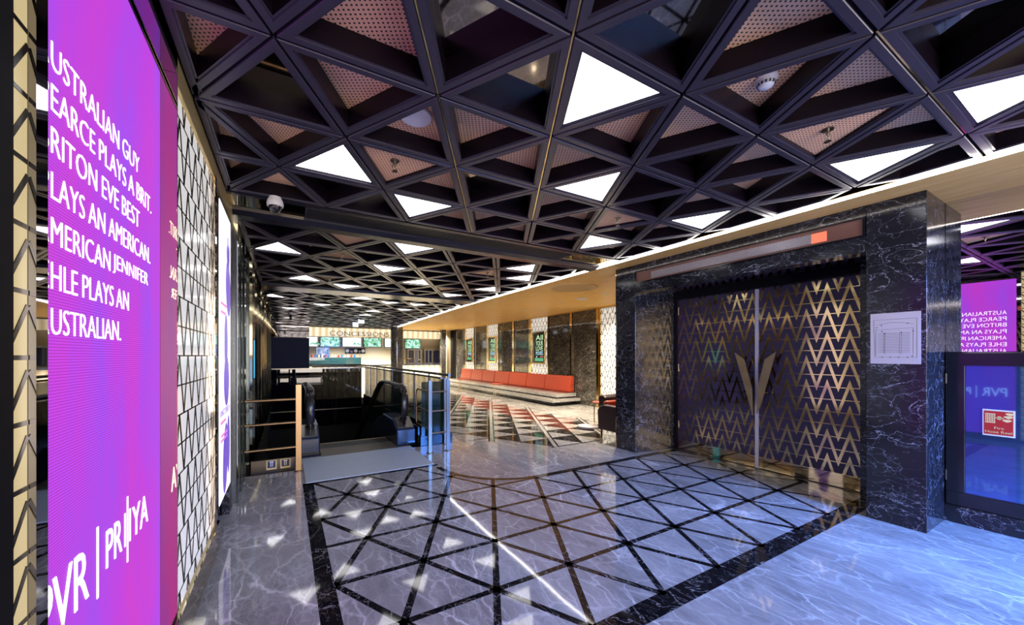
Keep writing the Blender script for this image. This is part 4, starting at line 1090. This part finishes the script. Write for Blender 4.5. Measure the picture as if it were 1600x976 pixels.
# glass display case on the counter
t = thing('display_case', 'glass food display case glowing blue on the concession counter', 'display case', (kx(520), YK+.2, 1.03))
MB().box(kx(478), YK+.1, 1.03, kx(565), YK+.45, 1.08).build('base', M['black'], t)
MB().box(kx(478), YK+.1, 1.08, kx(565), YK+.11, 1.40).build('glass', M['caseglass'], t)
MB().box(kx(478), YK+.1, 1.40, kx(565), YK+.45, 1.42).build('top', M['steel'], t)
MB().box(kx(478), YK+.12, 1.22, kx(565), YK+.44, 1.23).build('shelf', M['steel'], t)
rnd = random.Random(3)
for k in range(16):
    xx = kx(480)+k*(kx(563)-kx(480))/16+.06; zz = 1.42; hh = .09+.05*rnd.random()
    o = MB().lathe([(.035, 0), (.045, hh)], (xx, YK+.25, zz), n=12).build('snack_tub', [M['white'], M['signred'], M['blueglow'], M['signgold']][k % 4])
    tag(o, ['small white snack tub in the counter display case', 'small red snack tub in the counter display case', 'small blue snack tub in the counter display case', 'small yellow snack tub in the counter display case'][k % 4], 'tub', 'snack tubs in the display case')
t = thing('light_box', 'glowing white light box on the counter left of the column', 'light box', (kx(585), YK+.2, 1.03))
MB().box(kx(571), YK+.1, 1.03, kx(597), YK+.35, 1.06).build('base', M['wallcream'], t); MB().box(kx(572), YK+.12, 1.06, kx(596), YK+.33, 1.24).build('panel', M['menuwhite'], t)
# exit box sign hanging from the ceiling
for px, py, lab in ((555.5, 507, 'lower left of two small white lit signs under the far ceiling'), (564.5, 501.5, 'upper right of two small white lit signs under the far ceiling')):
    p = at_y(px, py, 15.8 if px > 560 else 16.8)
    t = thing('hanging_sign', lab, 'sign', (p.x, p.y, p.z-.09), 'hanging signs')
    MB().box(p.x-.11, p.y-.03, p.z-.09, p.x+.11, p.y+.03, p.z+.09).build('panel', M['menuwhite'], t); MB().tube([(p.x, p.y, p.z+.09), (p.x, p.y, CEIL+.2)], .01, 8).build('rod', M['steel'], t)
# marble column and the second bay
cl = MB(); a = at_y(612, 555, 18.3).x; b2 = at_y(631, 555, 18.3).x
cl.lathe([((b2-a)/2, 0), ((b2-a)/2, SOF)], ((a+b2)/2, 18.5, 0), n=32); struct(cl.build('trim_37', M['dmarble']))
f2 = MB(); f2.box(cx_(632), YC, 2.50, 7.92, YC+.25, 2.90); struct(f2.build('trim_38', M['reedlit']))
b3 = MB(); b3.box(cx_(632), YC+.07, 0, 7.92, YC+.2, 2.49); struct(b3.build('trim_39', M['wallcream']))
t = thing('menu_screen', 'green picture menu screen right of the round marble column', 'menu screen', (cx_(644), YC, 1.96), 'menu screens over the counter')
MB().box(cx_(632.5), YC-.02, 1.90, cx_(657), YC+.06, 2.45).build('housing', M['black'], t); MB().box(cx_(633), YC-.024, 1.925, cx_(656.5), YC-.02, 2.43).build('display', M['menugreen'], t)
def fridge(pa, pb, lab):
    x0, x1 = cx_(pa), cx_(pb); t = thing('drinks_fridge', lab, 'fridge', ((x0+x1)/2, YC-.2, 1.05), 'fridges in the right bay')
    MB().box(x0, YC-.35, 1.05, x1, YC+.05, 1.88).build('cabinet', M['steel'], t)
    xm = (x0+x1)/2
    for xa, xb in ((x0+.08, xm-.04), (xm+.04, x1-.08)):
        MB().box(xa, YC-.37, 1.12, xb, YC-.35, 1.80).build('door', M['darkglass'], t); MB().tube([(xb-.03, YC-.40, 1.3), (xb-.03, YC-.40, 1.65)], .01, 8).build('handle', M['steel'], t)
fridge(634, 656, 'steel double-door drinks fridge under the right menu screen'); fridge(660, 685, 'steel double-door fridge against the cream wall, right of the other')
t = thing('counter', 'counter with lit reeded front right of the round marble column', 'counter', ((kx(632)+kx(690))/2, YK, 0))
MB().box(kx(632), YK, 0, kx(688), YK+.6, .98).build('body', M['reedlit'], t); MB().box(kx(631), YK-.05, .98, kx(689), YK+.65, 1.06).build('worktop', M['bmarble'], t)
t = thing('fruit_bowl', 'shallow dish of orange snacks on the right counter', 'bowl', (kx(640), YK+.2, 1.06))
MB().lathe([(.05, 0), (.06, .02), (.03, .05), (.03, .20), (.22, .26), (.24, .30)], (kx(640), YK+.2, 1.06), n=20).build('dish', M['brass'], t)
dc = MB(); dc.box(at_y(690, 555, 19.0).x, 19.0, 0, at_y(697, 555, 19.0).x, 19.25, SOF); struct(dc.build('trim_40', M['dmarble']))
wd = MB(); wd.box(at_y(698, 555, 19.4).x, 19.4, 0, 7.95, 19.5, SOF); struct(wd.build('trim_41', M['reedwood']))
